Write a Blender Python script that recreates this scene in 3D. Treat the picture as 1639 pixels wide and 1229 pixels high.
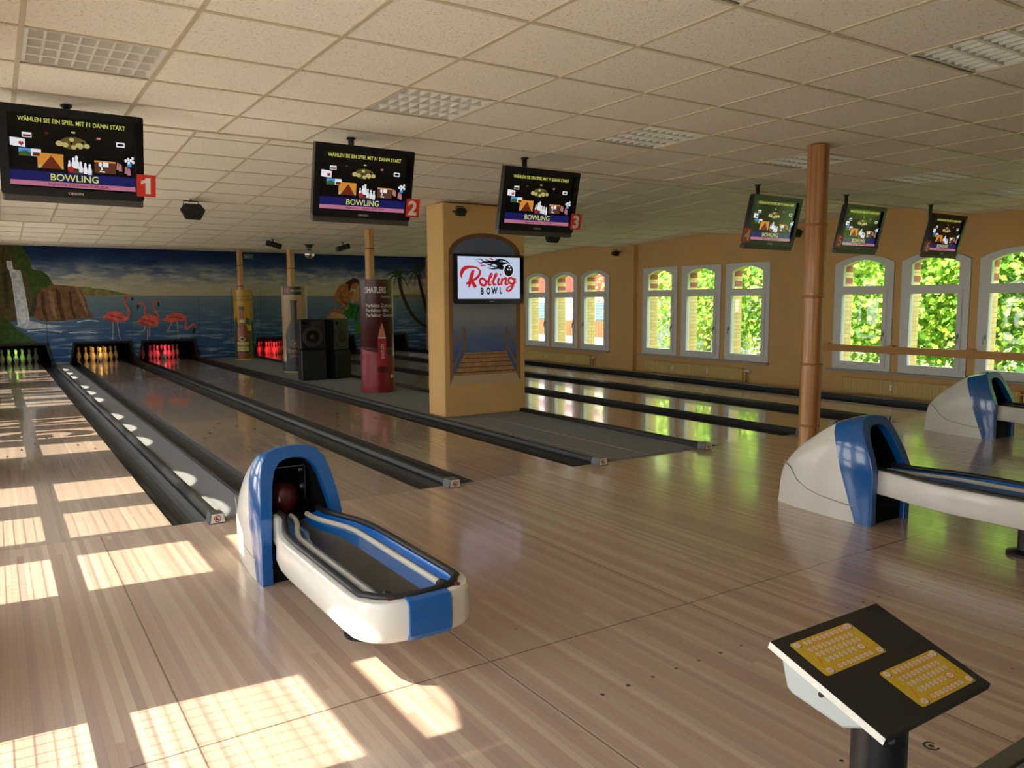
import bpy, bmesh, math, random
from mathutils import Vector, Matrix
random.seed(7)
for _o in list(bpy.data.objects): bpy.data.objects.remove(_o)
SC = bpy.context.scene
COL = SC.collection

# ------------------------------------------------------------------ camera
CAM_R = ((0.8367477, 0.0604215, 0.5442449), (-0.5475714, 0.0844418, 0.8324873), (-0.0043432, 0.9945948, -0.1037416))  # columns: right, up, forward
cam_d = bpy.data.cameras.new('camera'); cam = bpy.data.objects.new('camera', cam_d); COL.objects.link(cam)
cam_d.sensor_width = 36.0; cam_d.lens = 1265.816 / 1639 * 36.0; cam_d.clip_end = 300; cam_d.clip_start = 0.05
cam.matrix_world = Matrix(((CAM_R[0][0], CAM_R[0][1], -CAM_R[0][2], 0.0), (CAM_R[1][0], CAM_R[1][1], -CAM_R[1][2], -5.835), (CAM_R[2][0], CAM_R[2][1], -CAM_R[2][2], 1.555), (0, 0, 0, 1)))
SC.camera = cam
# ------------------------------------------------------------------ sky, sun, exposure
SC.view_settings.view_transform = 'Standard'; SC.view_settings.look = 'None'; SC.view_settings.gamma = 1.0
SC.view_settings.use_curve_mapping = False
SC.view_settings.exposure = 1.98
W = bpy.data.worlds.new('sky'); SC.world = W; W.use_nodes = True
wn = W.node_tree.nodes; wl = W.node_tree.links; wn.clear()
tcw = wn.new('ShaderNodeTexCoord'); sepw = wn.new('ShaderNodeSeparateXYZ'); wl.new(tcw.outputs['Generated'], sepw.inputs[0])
sky = wn.new('ShaderNodeValToRGB'); sky.color_ramp.elements[0].color = (1.0, 0.97, 0.92, 1); sky.color_ramp.elements[1].color = (0.62, 0.78, 1.0, 1)   # hazy bright horizon to clear blue zenith
wl.new(sepw.outputs['Z'], sky.inputs['Fac'])
bg = wn.new('ShaderNodeBackground'); bg.inputs['Strength'].default_value = 2.1
wo = wn.new('ShaderNodeOutputWorld'); wl.new(sky.outputs[0], bg.inputs['Color']); wl.new(bg.outputs[0], wo.inputs['Surface'])
SUN_DIR = Vector((0.903, -0.07, -1.0)).normalized()
sun_d = bpy.data.lights.new('sun', 'SUN'); sun_d.energy = 3.5; sun_d.angle = math.radians(0.6); sun_d.color = (1.0, 0.89, 0.71)
sun = bpy.data.objects.new('sun', sun_d); COL.objects.link(sun); sun.rotation_euler = SUN_DIR.to_track_quat('-Z', 'Y').to_euler(); sun.location = (-20, 0, 22)
SC.cycles.use_denoising = True
SC.cycles.max_bounces = 10; SC.cycles.diffuse_bounces = 7; SC.cycles.glossy_bounces = 4; SC.cycles.transparent_max_bounces = 12
SC.cycles.sample_clamp_indirect = 6.0
SC.cycles.use_adaptive_sampling = False
SC.cycles.blur_glossy = 0.5
def portal(x, y, z, sy, sz, toward):        # marks where sky light comes in through a window group (guides sampling, adds no light)
    d = bpy.data.lights.new('window_portal', 'AREA'); d.shape = 'RECTANGLE'; d.size = sy; d.size_y = sz; d.cycles.is_portal = True
    o = bpy.data.objects.new('window_portal', d); COL.objects.link(o); o.location = (x, y, z)
    o.rotation_euler = Vector((toward, 0, 0)).to_track_quat('-Z', 'Y').to_euler()
LEFT_GROUPS = (-4.1, 0.5, 5.1, 9.7, 14.3)
RIGHT_GROUPS = ((-3.85, 11.9), (0.715, 11.9), (5.43, 11.9), (9.82, 11.8), (14.4, 11.8))
for gy in LEFT_GROUPS: portal(-0.52, gy, 1.35, 3.6, 2.0, 1)
for gy, gx in RIGHT_GROUPS: portal(gx + 0.45, gy, 1.35, 3.8, 2.0, -1)

# ------------------------------------------------------------------ helpers
def tag(o, label, cat, group=None, kind=None):
    o['label'] = label; o['category'] = cat
    if group: o['group'] = group
    if kind: o['kind'] = kind
    return o
def thing(name, label, cat, loc=(0, 0, 0), rz=0.0, group=None, kind=None):
    o = bpy.data.objects.new(name, None); COL.objects.link(o); o.empty_display_size = 0.1
    o.location = loc; o.rotation_euler = (0, 0, rz)
    return tag(o, label, cat, group, kind)
class MB:
    def __init__(s): s.v = []; s.f = []; s.m = []; s.s = []
    def add(s, vs, fs, mi=0, smooth=False):
        b = len(s.v); s.v += [tuple(v) for v in vs]
        for f in fs: s.f.append(tuple(b + i for i in f)); s.m.append(mi); s.s.append(smooth)
        return s
    def box(s, a, b, mi=0):
        x0, y0, z0 = a; x1, y1, z1 = b
        if x0 > x1: x0, x1 = x1, x0
        if y0 > y1: y0, y1 = y1, y0
        if z0 > z1: z0, z1 = z1, z0
        return s.add([(x0, y0, z0), (x1, y0, z0), (x1, y1, z0), (x0, y1, z0), (x0, y0, z1), (x1, y0, z1), (x1, y1, z1), (x0, y1, z1)],
                     [(0, 3, 2, 1), (4, 5, 6, 7), (0, 1, 5, 4), (1, 2, 6, 5), (2, 3, 7, 6), (3, 0, 4, 7)], mi)
    def cbox(s, a, b, c=0.01, mi=0):      # box with chamfered vertical (z) edges and top edge
        x0, y0, z0 = a; x1, y1, z1 = b
        ring = lambda d, z: [(x0 + c + d, y0 + d, z), (x1 - c - d, y0 + d, z), (x1 - d, y0 + c + d, z), (x1 - d, y1 - c - d, z), (x1 - c - d, y1 - d, z), (x0 + c + d, y1 - d, z), (x0 + d, y1 - c - d, z), (x0 + d, y0 + c + d, z)]
        return s.loft([ring(c, z0), ring(0, z0 + c), ring(0, z1 - c), ring(c, z1)], True, True, True, mi)
    def loft(s, rings, closed=True, cap0=True, cap1=True, mi=0, smooth=False):
        n = len(rings[0]); vs = [p for r in rings for p in r]; fs = []
        for k in range(len(rings) - 1):
            for i in range(n if closed else n - 1):
                j = (i + 1) % n; fs.append((k * n + i, k * n + j, (k + 1) * n + j, (k + 1) * n + i))
        s.add(vs, fs, mi, smooth)
        if cap0 and closed: s.add(rings[0], [tuple(reversed(range(n)))], mi)
        if cap1 and closed: s.add(rings[-1], [tuple(range(n))], mi)
        return s
    def cyl(s, p0, p1, r, n=16, mi=0, r1=None, smooth=True, caps=True):
        p0 = Vector(p0); p1 = Vector(p1); r1 = r if r1 is None else r1
        d = (p1 - p0).normalized(); a = d.orthogonal().normalized(); b = d.cross(a)
        ring = lambda p, rr: [tuple(p + a * (math.cos(2 * math.pi * i / n) * rr) + b * (math.sin(2 * math.pi * i / n) * rr)) for i in range(n)]
        return s.loft([ring(p0, r), ring(p1, r1)], True, caps, caps, mi, smooth)
    def lathe(s, prof, c=(0, 0, 0), n=20, mi=0, smooth=True, mfn=None):
        rings = [[(c[0] + r * math.cos(2 * math.pi * i / n), c[1] + r * math.sin(2 * math.pi * i / n), c[2] + z) for i in range(n)] for z, r in prof]
        if mfn is None: return s.loft(rings, True, True, True, mi, smooth)
        for k in range(len(rings) - 1): s.loft(rings[k:k + 2], True, k == 0, k == len(rings) - 2, mfn((prof[k][0] + prof[k + 1][0]) / 2), smooth)
        return s
    def tube(s, path, r, n=8, mi=0, closed=False, smooth=True):
        P = [Vector(p) for p in path]; rings = []; up = None
        for i, p in enumerate(P):
            if closed: t = P[(i + 1) % len(P)] - P[i - 1]
            else: t = P[min(i + 1, len(P) - 1)] - P[max(i - 1, 0)]
            t = t.normalized()
            a = (t.orthogonal() if up is None else (up - t * up.dot(t))).normalized(); up = a; b = t.cross(a)
            rr = r[i] if isinstance(r, (list, tuple)) else r
            rings.append([tuple(p + a * (math.cos(2 * math.pi * k / n) * rr) + b * (math.sin(2 * math.pi * k / n) * rr)) for k in range(n)])
        if closed: rings.append(rings[0])
        return s.loft(rings, True, not closed, not closed, mi, smooth)
    def sphere(s, c, r, n=16, mi=0, half=0):
        prof = []; m = n // 2
        for k in range(m + 1):
            a = math.pi * k / m
            z = -math.cos(a) * r
            if half < 0 and z > 1e-6: break
            prof.append((z, max(math.sin(a) * r, 1e-4)))
        return s.lathe(prof, c, n, mi)
    def prism(s, poly, fn, d0, d1, mi=0, smooth=False):     # 2-D polygon through fn(u, v, d), from depth d0 to d1
        n = len(poly)
        A = [fn(u, v, d0) for u, v in poly]; B = [fn(u, v, d1) for u, v in poly]
        return s.add(A + B, [tuple(reversed(range(n))), tuple(range(n, 2 * n))] + [(i, (i + 1) % n, n + (i + 1) % n, n + i) for i in range(n)], mi, smooth)
    def flat(s, poly, fn, d, mi=0): return s.add([fn(u, v, d) for u, v in poly], [tuple(range(len(poly)))], mi)
    def ribbon(s, path, w, fn, d, mi=0, taper=False):       # flat stroke; w number or list
        n = len(path); L = []; R = []
        for i, (u, v) in enumerate(path):
            a = path[max(i - 1, 0)]; b = path[min(i + 1, n - 1)]
            tx, ty = b[0] - a[0], b[1] - a[1]; l = math.hypot(tx, ty) or 1
            ww = (w[i] if isinstance(w, (list, tuple)) else w) / 2
            if taper: ww *= max(0.12, 1 - i / (n - 1))
            L.append(fn(u - ty / l * ww, v + tx / l * ww, d)); R.append(fn(u + ty / l * ww, v - tx / l * ww, d))
        return s.add(L + R, [(i, n + i, n + i + 1, i + 1) for i in range(n - 1)], mi)
    def band(s, A, B, fn, d0, d1, mi=0):                    # closed strip between two equal-length polylines, extruded
        n = len(A); P = [fn(u, v, d) for d in (d0, d1) for L in (A, B) for u, v in L]; fs = []
        for i in range(n - 1):
            fs += [(i, i + 1, n + i + 1, n + i), (2 * n + i, 3 * n + i, 3 * n + i + 1, 2 * n + i + 1), (i, 2 * n + i, 2 * n + i + 1, i + 1), (n + i, n + i + 1, 3 * n + i + 1, 3 * n + i)]
        fs += [(0, n, 3 * n, 2 * n), (n - 1, 3 * n - 1, 4 * n - 1, 2 * n - 1)]
        return s.add(P, fs, mi)
    def text(s, st, fn, d, size, u=0, v=0, align='CENTER', mi=0, wide=1.0, bold=0.0, shear=0.0):
        vs, fs = text_geo(st, bold)
        xs = [p[0] for p in vs] or [0]; w = max(xs) - min(xs); x0 = min(xs)
        off = {'CENTER': -w / 2, 'LEFT': 0, 'RIGHT': -w}[align]
        return s.add([fn(u + (x - x0 + off + shear * y) * size * wide, v + y * size, d) for x, y in vs], fs, mi)
    def build(s, name, mats, parent=None, loc=None, rot=None, bevel=0.0, sub=0, seg=2, wn=False):
        me = bpy.data.meshes.new(name); me.from_pydata(s.v, [], s.f)
        for m in (mats if isinstance(mats, (list, tuple)) else [mats]): me.materials.append(m)
        for p, mi, sm in zip(me.polygons, s.m, s.s): p.material_index = mi; p.use_smooth = sm
        bm = bmesh.new(); bm.from_mesh(me)
        if bevel or sub or wn: bmesh.ops.remove_doubles(bm, verts=bm.verts, dist=1e-5)
        if wn: bmesh.ops.recalc_face_normals(bm, faces=bm.faces)
        bm.to_mesh(me); bm.free(); me.update()
        if wn: me.set_sharp_from_angle(angle=math.radians(32))
        o = bpy.data.objects.new(name, me); COL.objects.link(o)
        if loc: o.location = loc
        if rot: o.rotation_euler = rot
        if parent: o.parent = parent
        if bevel:
            b = o.modifiers.new('b', 'BEVEL'); b.width = bevel; b.segments = seg; b.limit_method = 'ANGLE'; b.angle_limit = math.radians(40); b.harden_normals = False
        if sub:
            b = o.modifiers.new('s', 'SUBSURF'); b.levels = sub; b.render_levels = sub
        return o
_TX = {}
def text_geo(st, bold=0.0):
    k = (st, bold)
    if k not in _TX:
        cu = bpy.data.curves.new('t', 'FONT'); cu.body = st; cu.size = 1.0; cu.resolution_u = 3; cu.offset = bold
        o = bpy.data.objects.new('t', cu); COL.objects.link(o)
        dg = bpy.context.evaluated_depsgraph_get(); me = bpy.data.meshes.new_from_object(o.evaluated_get(dg))
        _TX[k] = ([(v.co.x, v.co.y) for v in me.vertices], [tuple(p.vertices) for p in me.polygons])
        bpy.data.objects.remove(o); bpy.data.curves.remove(cu); bpy.data.meshes.remove(me)
    return _TX[k]
def arc(cx, cy, rx, ry, a0, a1, n): return [(cx + rx * math.cos(math.radians(a0 + (a1 - a0) * i / n)), cy + ry * math.sin(math.radians(a0 + (a1 - a0) * i / n))) for i in range(n + 1)]
def ell(cx, cy, rx, ry, n=16): return arc(cx, cy, rx, ry, 0, 360 * (n - 1) / n, n - 1)
def rrect(x0, y0, x1, y1, r, n=4): return arc(x1 - r, y1 - r, r, r, 0, 90, n) + arc(x0 + r, y1 - r, r, r, 90, 180, n) + arc(x0 + r, y0 + r, r, r, 180, 270, n) + arc(x1 - r, y0 + r, r, r, 270, 360, n)
XZ = lambda y0, sg=-1: (lambda u, v, d: (u, y0 + sg * d, v))      # picture plane facing -Y, d sticks out toward -Y
def copy_tree(o, parent=None):
    c = o.copy(); COL.objects.link(c)
    if parent: c.parent = parent
    for ch in list(o.children): copy_tree(ch, c)
    return c

# ------------------------------------------------------------------ materials
def srgb(h):
    h = h.lstrip('#'); c = [int(h[i:i + 2], 16) / 255 for i in (0, 2, 4)]
    return tuple((x / 12.92 if x <= 0.04045 else ((x + 0.055) / 1.055) ** 2.4) for x in c)
def C4(h): return (*srgb(h), 1.0)
def mat(name, col, rough=0.5, metal=0.0, spec=0.5, emit=0.0, coat=0.0, noise=0.0, nscale=8.0, bump=0.0, bscale=60.0, coatr=0.05):
    m = bpy.data.materials.new(name); m.use_nodes = True; nt = m.node_tree; p = nt.nodes['Principled BSDF']
    p.inputs['Base Color'].default_value = C4(col); p.inputs['Roughness'].default_value = rough; p.inputs['Metallic'].default_value = metal
    p.inputs['Specular IOR Level'].default_value = spec; p.inputs['Coat Weight'].default_value = coat; p.inputs['Coat Roughness'].default_value = coatr
    if emit: p.inputs['Emission Color'].default_value = C4(col); p.inputs['Emission Strength'].default_value = emit; m.cycles.emission_sampling = 'NONE'
    tc = nt.nodes.new('ShaderNodeTexCoord')
    if noise:
        n = nt.nodes.new('ShaderNodeTexNoise'); n.inputs['Scale'].default_value = nscale; n.inputs['Detail'].default_value = 4
        nt.links.new(tc.outputs['Object'], n.inputs['Vector'])
        r = nt.nodes.new('ShaderNodeValToRGB'); c = srgb(col)
        r.color_ramp.elements[0].color = (*[x * (1 - noise) for x in c], 1); r.color_ramp.elements[1].color = (*[min(1, x * (1 + noise)) for x in c], 1)
        r.color_ramp.elements[0].position = 0.3; r.color_ramp.elements[1].position = 0.7
        nt.links.new(n.outputs['Fac'], r.inputs['Fac']); nt.links.new(r.outputs['Color'], p.inputs['Base Color'])
    if bump:
        n = nt.nodes.new('ShaderNodeTexNoise'); n.inputs['Scale'].default_value = bscale; n.inputs['Detail'].default_value = 3
        nt.links.new(tc.outputs['Object'], n.inputs['Vector'])
        b = nt.nodes.new('ShaderNodeBump'); b.inputs['Strength'].default_value = bump; b.inputs['Distance'].default_value = 0.01
        nt.links.new(n.outputs['Fac'], b.inputs['Height']); nt.links.new(b.outputs['Normal'], p.inputs['Normal'])
    return m
class NT:                                  # tiny node-graph writer
    def __init__(s, m): s.nt = m.node_tree; s.p = s.nt.nodes['Principled BSDF']
    def n(s, t, **k):
        x = s.nt.nodes.new(t)
        for a, b in k.items(): setattr(x, a, b)
        return x
    def l(s, a, b): s.nt.links.new(a, b)
    def math(s, op, a, b=None):
        x = s.n('ShaderNodeMath', operation=op)
        for i, q in enumerate((a, b)):
            if q is None: continue
            if isinstance(q, (int, float)): x.inputs[i].default_value = q
            else: s.l(q, x.inputs[i])
        return x.outputs[0]
    def comb(s, x, y, z=0.0):
        c = s.n('ShaderNodeCombineXYZ')
        for i, q in enumerate((x, y, z)):
            if isinstance(q, (int, float)): c.inputs[i].default_value = q
            else: s.l(q, c.inputs[i])
        return c.outputs[0]
    def ramp(s, fac, stops, interp='LINEAR'):
        r = s.n('ShaderNodeValToRGB'); r.color_ramp.interpolation = interp; e = r.color_ramp.elements
        while len(e) < len(stops): e.new(0.5)
        for i, (p, c) in enumerate(stops): e[i].position = p; e[i].color = C4(c) if isinstance(c, str) else (c, c, c, 1)
        s.l(fac, r.inputs['Fac']); return r.outputs['Color']
    def mix(s, fac, a, b, mode='MIX'):
        m = s.n('ShaderNodeMix', data_type='RGBA', blend_type=mode)
        for i, q in ((0, fac), (6, a), (7, b)):
            if isinstance(q, (int, float)): m.inputs[i].default_value = q
            elif isinstance(q, str): m.inputs[i].default_value = C4(q)
            else: s.l(q, m.inputs[i])
        return m.outputs[2]
    def noise(s, vec, scale, detail=3.0, rough=0.5):
        x = s.n('ShaderNodeTexNoise'); x.inputs['Scale'].default_value = scale; x.inputs['Detail'].default_value = detail; x.inputs['Roughness'].default_value = rough
        s.l(vec, x.inputs['Vector']); return x.outputs['Fac']
    def xyz(s):
        tc = s.n('ShaderNodeTexCoord'); q = s.n('ShaderNodeSeparateXYZ'); s.l(tc.outputs['Object'], q.inputs[0]); return tc.outputs['Object'], q.outputs[0], q.outputs[1], q.outputs[2]
def wood(name, tones, bw=0.0265, seams=False, rough=0.2, coat=0.5, coatr=0.06, blen=1.6):
    m = mat(name, '#a08060', rough=rough, spec=0.5, coat=coat, coatr=coatr); g = NT(m); v, x, y, z = g.xyz()
    i = g.math('FLOOR', g.math('DIVIDE', x, bw)); w1 = g.n('ShaderNodeTexWhiteNoise', noise_dimensions='1D'); g.l(i, w1.inputs['W'])
    j = g.math('FLOOR', g.math('ADD', g.math('DIVIDE', y, blen), g.math('MULTIPLY', w1.outputs['Value'], 7.0)))
    w2 = g.n('ShaderNodeTexWhiteNoise', noise_dimensions='2D'); g.l(g.comb(i, j), w2.inputs['Vector'])
    base = g.ramp(w2.outputs['Value'], tones)
    gr = g.noise(g.comb(g.math('MULTIPLY', x, 60.0), g.math('MULTIPLY', y, 0.7), g.math('MULTIPLY', w2.outputs['Value'], 40.0)), 1.0, 4.0, 0.6)
    col = g.mix(0.22, base, g.ramp(gr, [(0.3, 0.28), (0.7, 0.75)]), 'SOFT_LIGHT')
    fx = g.math('FRACT', g.math('DIVIDE', x, bw)); ln = g.math('LESS_THAN', fx, 0.05)
    col = g.mix(g.math('MULTIPLY', ln, 0.25), col, '#5a4634')
    if seams:
        a = g.math('FRACT', g.math('DIVIDE', g.math('SUBTRACT', x, 1.716), 1.203)); s1 = g.math('LESS_THAN', a, 0.005)
        s2 = g.math('LESS_THAN', g.math('ABSOLUTE', g.math('ADD', y, 3.026)), 0.004)
        col = g.mix(g.math('MULTIPLY', g.math('MAXIMUM', s1, s2), 0.75), col, '#4a3a2c')
    g.l(col, g.p.inputs['Base Color'])
    return m
M = {}
M['approach'] = wood('approach_boards', [(0.0, '#b59b8c'), (0.2, '#c4ab98'), (0.45, '#bb9d8c'), (0.65, '#c8b09c'), (0.88, '#d0b9a2'), (1.0, '#b0958a')], seams=True, bw=0.034, blen=5.0, rough=0.22, coat=0.45, coatr=0.09)
M['lane'] = wood('lane_boards', [(0.0, '#a99486'), (0.4, '#b8a290'), (0.7, '#af9888'), (1.0, '#c2ac98')], rough=0.16, coat=0.6, coatr=0.035, blen=5.0)
def carpet(name, a, b):
    m = mat(name, a, rough=0.95, spec=0.1, bump=0.5, bscale=500.0); g = NT(m); v, x, y, z = g.xyz()
    g.l(g.ramp(g.noise(v, 260.0, 2.0), [(0.35, a), (0.65, b)]), g.p.inputs['Base Color']); return m
M['carpet'] = carpet('grey_carpet', '#737476', '#a6a7aa')
M['orange'] = mat('orange_wall_paint', '#e2b97c', rough=0.7, spec=0.25, noise=0.04, nscale=2.0, bump=0.12, bscale=25.0)
M['cream'] = mat('cream_wall_paint', '#ead9b8', rough=0.8, spec=0.2, noise=0.03, nscale=3.0)
m = M['tile'] = mat('ceiling_tile', '#f0e4d0', rough=0.9, spec=0.1); g = NT(m); v, x, y, z = g.xyz()
sp = g.noise(v, 85.0, 2.0, 0.4); g.l(g.ramp(sp, [(0.0, '#f8f0e3'), (0.60, '#f8f0e3'), (0.70, '#dacbb4')]), g.p.inputs['Base Color'])
b = g.n('ShaderNodeBump'); b.inputs['Strength'].default_value = 0.25; b.inputs['Distance'].default_value = 0.01; g.l(sp, b.inputs['Height']); g.l(b.outputs[0], g.p.inputs['Normal'])
M['tbar'] = mat('ceiling_tee_bar', '#d6c8ae', rough=0.35, spec=0.5)
M['white'] = mat('white_plastic', '#e9e7df', rough=0.25, spec=0.5, coat=0.3)
M['pvc'] = mat('white_window_frame', '#e6e8ea', rough=0.35)
M['blue'] = mat('blue_gloss_plastic', '#0a5fae', rough=0.18, spec=0.5, coat=0.5)
M['blue2'] = mat('bright_blue_track', '#0e6fd0', rough=0.22, spec=0.5)
M['black'] = mat('black_plastic', '#16171a', rough=0.35)
M['matte_black'] = mat('matte_black', '#0e0f10', rough=0.8, spec=0.2)
M['rubber'] = mat('black_rubber', '#222326', rough=0.42)
M['rail'] = mat('cream_rail', '#dcd8c8', rough=0.4)
M['track'] = mat('dark_track_bottom', '#3a332c', rough=0.3, noise=0.4, nscale=9.0)
M['gutter'] = mat('dark_gutter', '#262422', rough=0.5, spec=0.3, noise=0.15, nscale=6.0)
M['cap'] = mat('dark_capping', '#1d1f21', rough=0.38, spec=0.35)
M['endcap'] = mat('grey_end_cap', '#5a5b5c', rough=0.4)
M['red'] = mat('red_sign', '#e0392b', rough=0.4)
M['signwhite'] = mat('sign_white', '#f2ece6', rough=0.5)
M['signred'] = mat('sign_red', '#b3261e', rough=0.5)
M['bezel'] = mat('monitor_bezel', '#15161a', rough=0.28)
M['bezel_low'] = mat('monitor_lower_lip', '#4a4642', rough=0.4)
M['metal'] = mat('brushed_metal', '#8d8f92', rough=0.35, metal=1.0)
M['chrome'] = mat('mirror', '#e8e8e8', rough=0.08, metal=1.0)
M['radiator'] = mat('cream_radiator', '#d8bd74', rough=0.45)
M['sill'] = mat('sill_stone', '#a7a6a3', rough=0.4)
M['rail_wood'] = mat('orange_handrail', '#cf9a56', rough=0.5)
M['louver'] = mat('white_louver', '#f0ede6', rough=0.35)
M['pitblack'] = mat('pit_black', '#191715', rough=0.6)
M['pin'] = mat('pin_white', '#f0ece2', rough=0.25, coat=0.3)
M['pinred'] = mat('pin_red_band', '#c2201c', rough=0.3)
def emis(name, col, st, rough=0.12):
    m = mat(name, col, rough=rough, emit=st * 0.20); m.node_tree.nodes['Principled BSDF'].inputs['Base Color'].default_value = (0.01, 0.01, 0.01, 1); return m
def glass_mat(name, tint=(0.96, 0.98, 0.97, 1)):
    m = bpy.data.materials.new(name); m.use_nodes = True; nt = m.node_tree; nt.nodes.clear()
    o = nt.nodes.new('ShaderNodeOutputMaterial'); mx = nt.nodes.new('ShaderNodeMixShader'); t = nt.nodes.new('ShaderNodeBsdfTransparent'); gl = nt.nodes.new('ShaderNodeBsdfGlossy')
    lw = nt.nodes.new('ShaderNodeLayerWeight'); lw.inputs['Blend'].default_value = 0.5; t.inputs['Color'].default_value = tint; gl.inputs['Roughness'].default_value = 0.02
    pw = nt.nodes.new('ShaderNodeMath'); pw.operation = 'POWER'; pw.inputs[1].default_value = 5.0; nt.links.new(lw.outputs['Facing'], pw.inputs[0])
    fr = nt.nodes.new('ShaderNodeMapRange'); fr.inputs['To Min'].default_value = 0.06; fr.inputs['To Max'].default_value = 1.0; nt.links.new(pw.outputs[0], fr.inputs['Value'])
    nt.links.new(fr.outputs[0], mx.inputs[0]); nt.links.new(t.outputs[0], mx.inputs[1]); nt.links.new(gl.outputs[0], mx.inputs[2]); nt.links.new(mx.outputs[0], o.inputs[0]); return m
M['glass'] = glass_mat('window_glass')
def bamboo(name, a, b, c):
    m = mat(name, a, rough=0.38, coat=0.2); g = NT(m); v, x, y, z = g.xyz()
    n1 = g.noise(g.comb(g.math('MULTIPLY', x, 30.0), g.math('MULTIPLY', y, 30.0), g.math('MULTIPLY', z, 0.8)), 1.0, 4.0, 0.55)
    g.l(g.ramp(n1, [(0.3, c), (0.5, a), (0.7, b)]), g.p.inputs['Base Color']); return m
M['bamboo'] = bamboo('bamboo_skin', '#b07a48', '#cf9e66', '#8a5428')
M['bamboo_pale'] = bamboo('pale_bamboo_skin', '#d0a468', '#dcb682', '#a86a34')
M['node'] = mat('bamboo_joint', '#6e4526', rough=0.5)
# ================================================================== setting
XL, XR, XA, YF, YB = -0.41, 11.90, 11.80, 17.30, -9.0
RW = lambda x0: (lambda u, v, d: (x0 - d, u, v))          # plane of the right wall: d into the room
LW = lambda x0: (lambda u, v, d: (x0 + d, u, v))          # plane of the left wall
def structure(o, label, cat): return tag(o, label, cat, None, 'structure')
WW, Z0, ZS, ZT = 1.05, 0.41, 2.15, 2.29
def arch(c, w, zs, zt, n=14, flat=False):
    pts = []
    for i in range(n + 1):
        t = -1 + 2 * i / n; pts.append((c + t * w / 2, zt if flat else zs + (zt - zs) * (1 - t * t)))
    return pts
def wall_with_windows(name, fn, th, y0, y1, zt, wins, mats, label, Z0=Z0):
    b = MB(); ys = y0
    for c, flat in sorted(wins):
        a, e = c - WW / 2, c + WW / 2
        b.prism([(ys, -0.2), (a, -0.2), (a, zt), (ys, zt)], fn, 0, -th)
        b.prism([(a, -0.2), (e, -0.2), (e, Z0), (a, Z0)], fn, 0, -th)
        top = arch(c, WW, ZS, ZT if not flat else 2.27, 14, flat)
        b.band(top, [(y, zt) for y, z in top], fn, 0, -th)
        ys = e
    b.prism([(ys, -0.2), (y1, -0.2), (y1, zt), (ys, zt)], fn, 0, -th)
    o = b.build(name, mats, wn=True); return structure(o, label, 'wall')
BAY = 1.17
def bay(c, flat): return [(c + BAY * k, flat) for k in (-1, 0, 1)]
right_near = []; right_far = []
for c, f in ((-3.85, False), (0.715, False), (5.43, True)): right_near += bay(c, f)
for c, f in ((9.82, False), (14.4, False)): right_far += bay(c, f)
wall_with_windows('wall_right', RW(XR), 0.07, YB, 7.35, 3.3, right_near, M['orange'], 'orange painted window wall along the rightmost lane')
wall_with_windows('wall_right', RW(XA), 0.07, 7.35, YF + 0.1, 3.3, right_far, M['orange'], 'orange window wall beyond the small step in the wall')
structure(MB().box((XA - 0.001, 7.33, -0.2), (XR + 0.08, 7.42, 3.3)).build('trim_pier', M['orange']), 'narrow orange step between the two window groups', 'wall')
left = [q for c in LEFT_GROUPS for q in bay(c, False)]
wall_with_windows('wall_left', LW(XL), 0.07, YB, YF + 0.1, 3.3, left, M['cream'], 'cream window wall close beside the first lane', 0.16)
structure(MB().box((XL - 0.1, YB - 0.1, -0.2), (XR + 0.1, YB, 3.3)).build('wall_back', M['cream']), 'cream rear wall of the bowling hall', 'wall')

# ---- windows
def frame_geo(c, fn, flat, dz=0.0):
    Z0 = 0.41 - dz; dt = 0.11 if dz else 0.0
    b = MB(); w = WW - 0.01; gw = 0.72; zo = 0.545 - dz; a = c - w / 2; e = c + w / 2; ga = c - gw / 2; ge = c + gw / 2
    to = arch(c, w, ZS - 0.005, (2.26 if flat else ZT - 0.01), 14, flat); ti = arch(c, gw, 2.10 - dt, 2.20 - dt, 14)
    b.band(to, ti, fn, 0.02, -0.05)
    for p, q in ((a, ga), (ge, e)): b.prism([(p, Z0 + 0.005), (q, Z0 + 0.005), (q, 2.10 - dt), (p, (2.26 if flat else ZS - 0.005))] if p == a else [(p, Z0 + 0.005), (q, Z0 + 0.005), (q, (2.26 if flat else ZS - 0.005)), (p, 2.10 - dt)], fn, 0.02, -0.05)
    b.prism([(ga, Z0 + 0.005), (ge, Z0 + 0.005), (ge, zo), (ga, zo)], fn, 0.02, -0.05)
    b.prism([(ga, 1.645 - dt * 0.4), (ge, 1.645 - dt * 0.4), (ge, 1.78), (ga, 1.78)], fn, 0.02, -0.05)
    return b
def sash_geo(c, fn, dz=0.0):
    b = MB(); a, e, z0, z1 = c - 0.43, c + 0.43, 0.475 - dz, 1.715
    for p in ([(a, z0), (e, z0), (e, z0 + 0.07), (a, z0 + 0.07)], [(a, z1 - 0.07), (e, z1 - 0.07), (e, z1), (a, z1)], [(a, z0 + 0.07), (a + 0.07, z0 + 0.07), (a + 0.07, z1 - 0.07), (a, z1 - 0.07)], [(e - 0.07, z0 + 0.07), (e, z0 + 0.07), (e, z1 - 0.07), (e - 0.07, z1 - 0.07)]):
        b.prism(p, fn, 0.04, 0.015)
    return b
def glass_geo(c, fn, dz=0.0):
    b = MB(); gw = 0.73
    b.flat([(c - gw / 2, 0.54 - dz), (c + gw / 2, 0.54 - dz), (c + gw / 2, 1.65), (c - gw / 2, 1.65)], fn, -0.02)
    b.flat([(c - gw / 2, 1.775), (c + gw / 2, 1.775)] + list(reversed(arch(c, gw, 2.10 - (0.11 if dz else 0.0), 2.20 - (0.11 if dz else 0.0), 14))), fn, -0.02)
    return b
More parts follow.
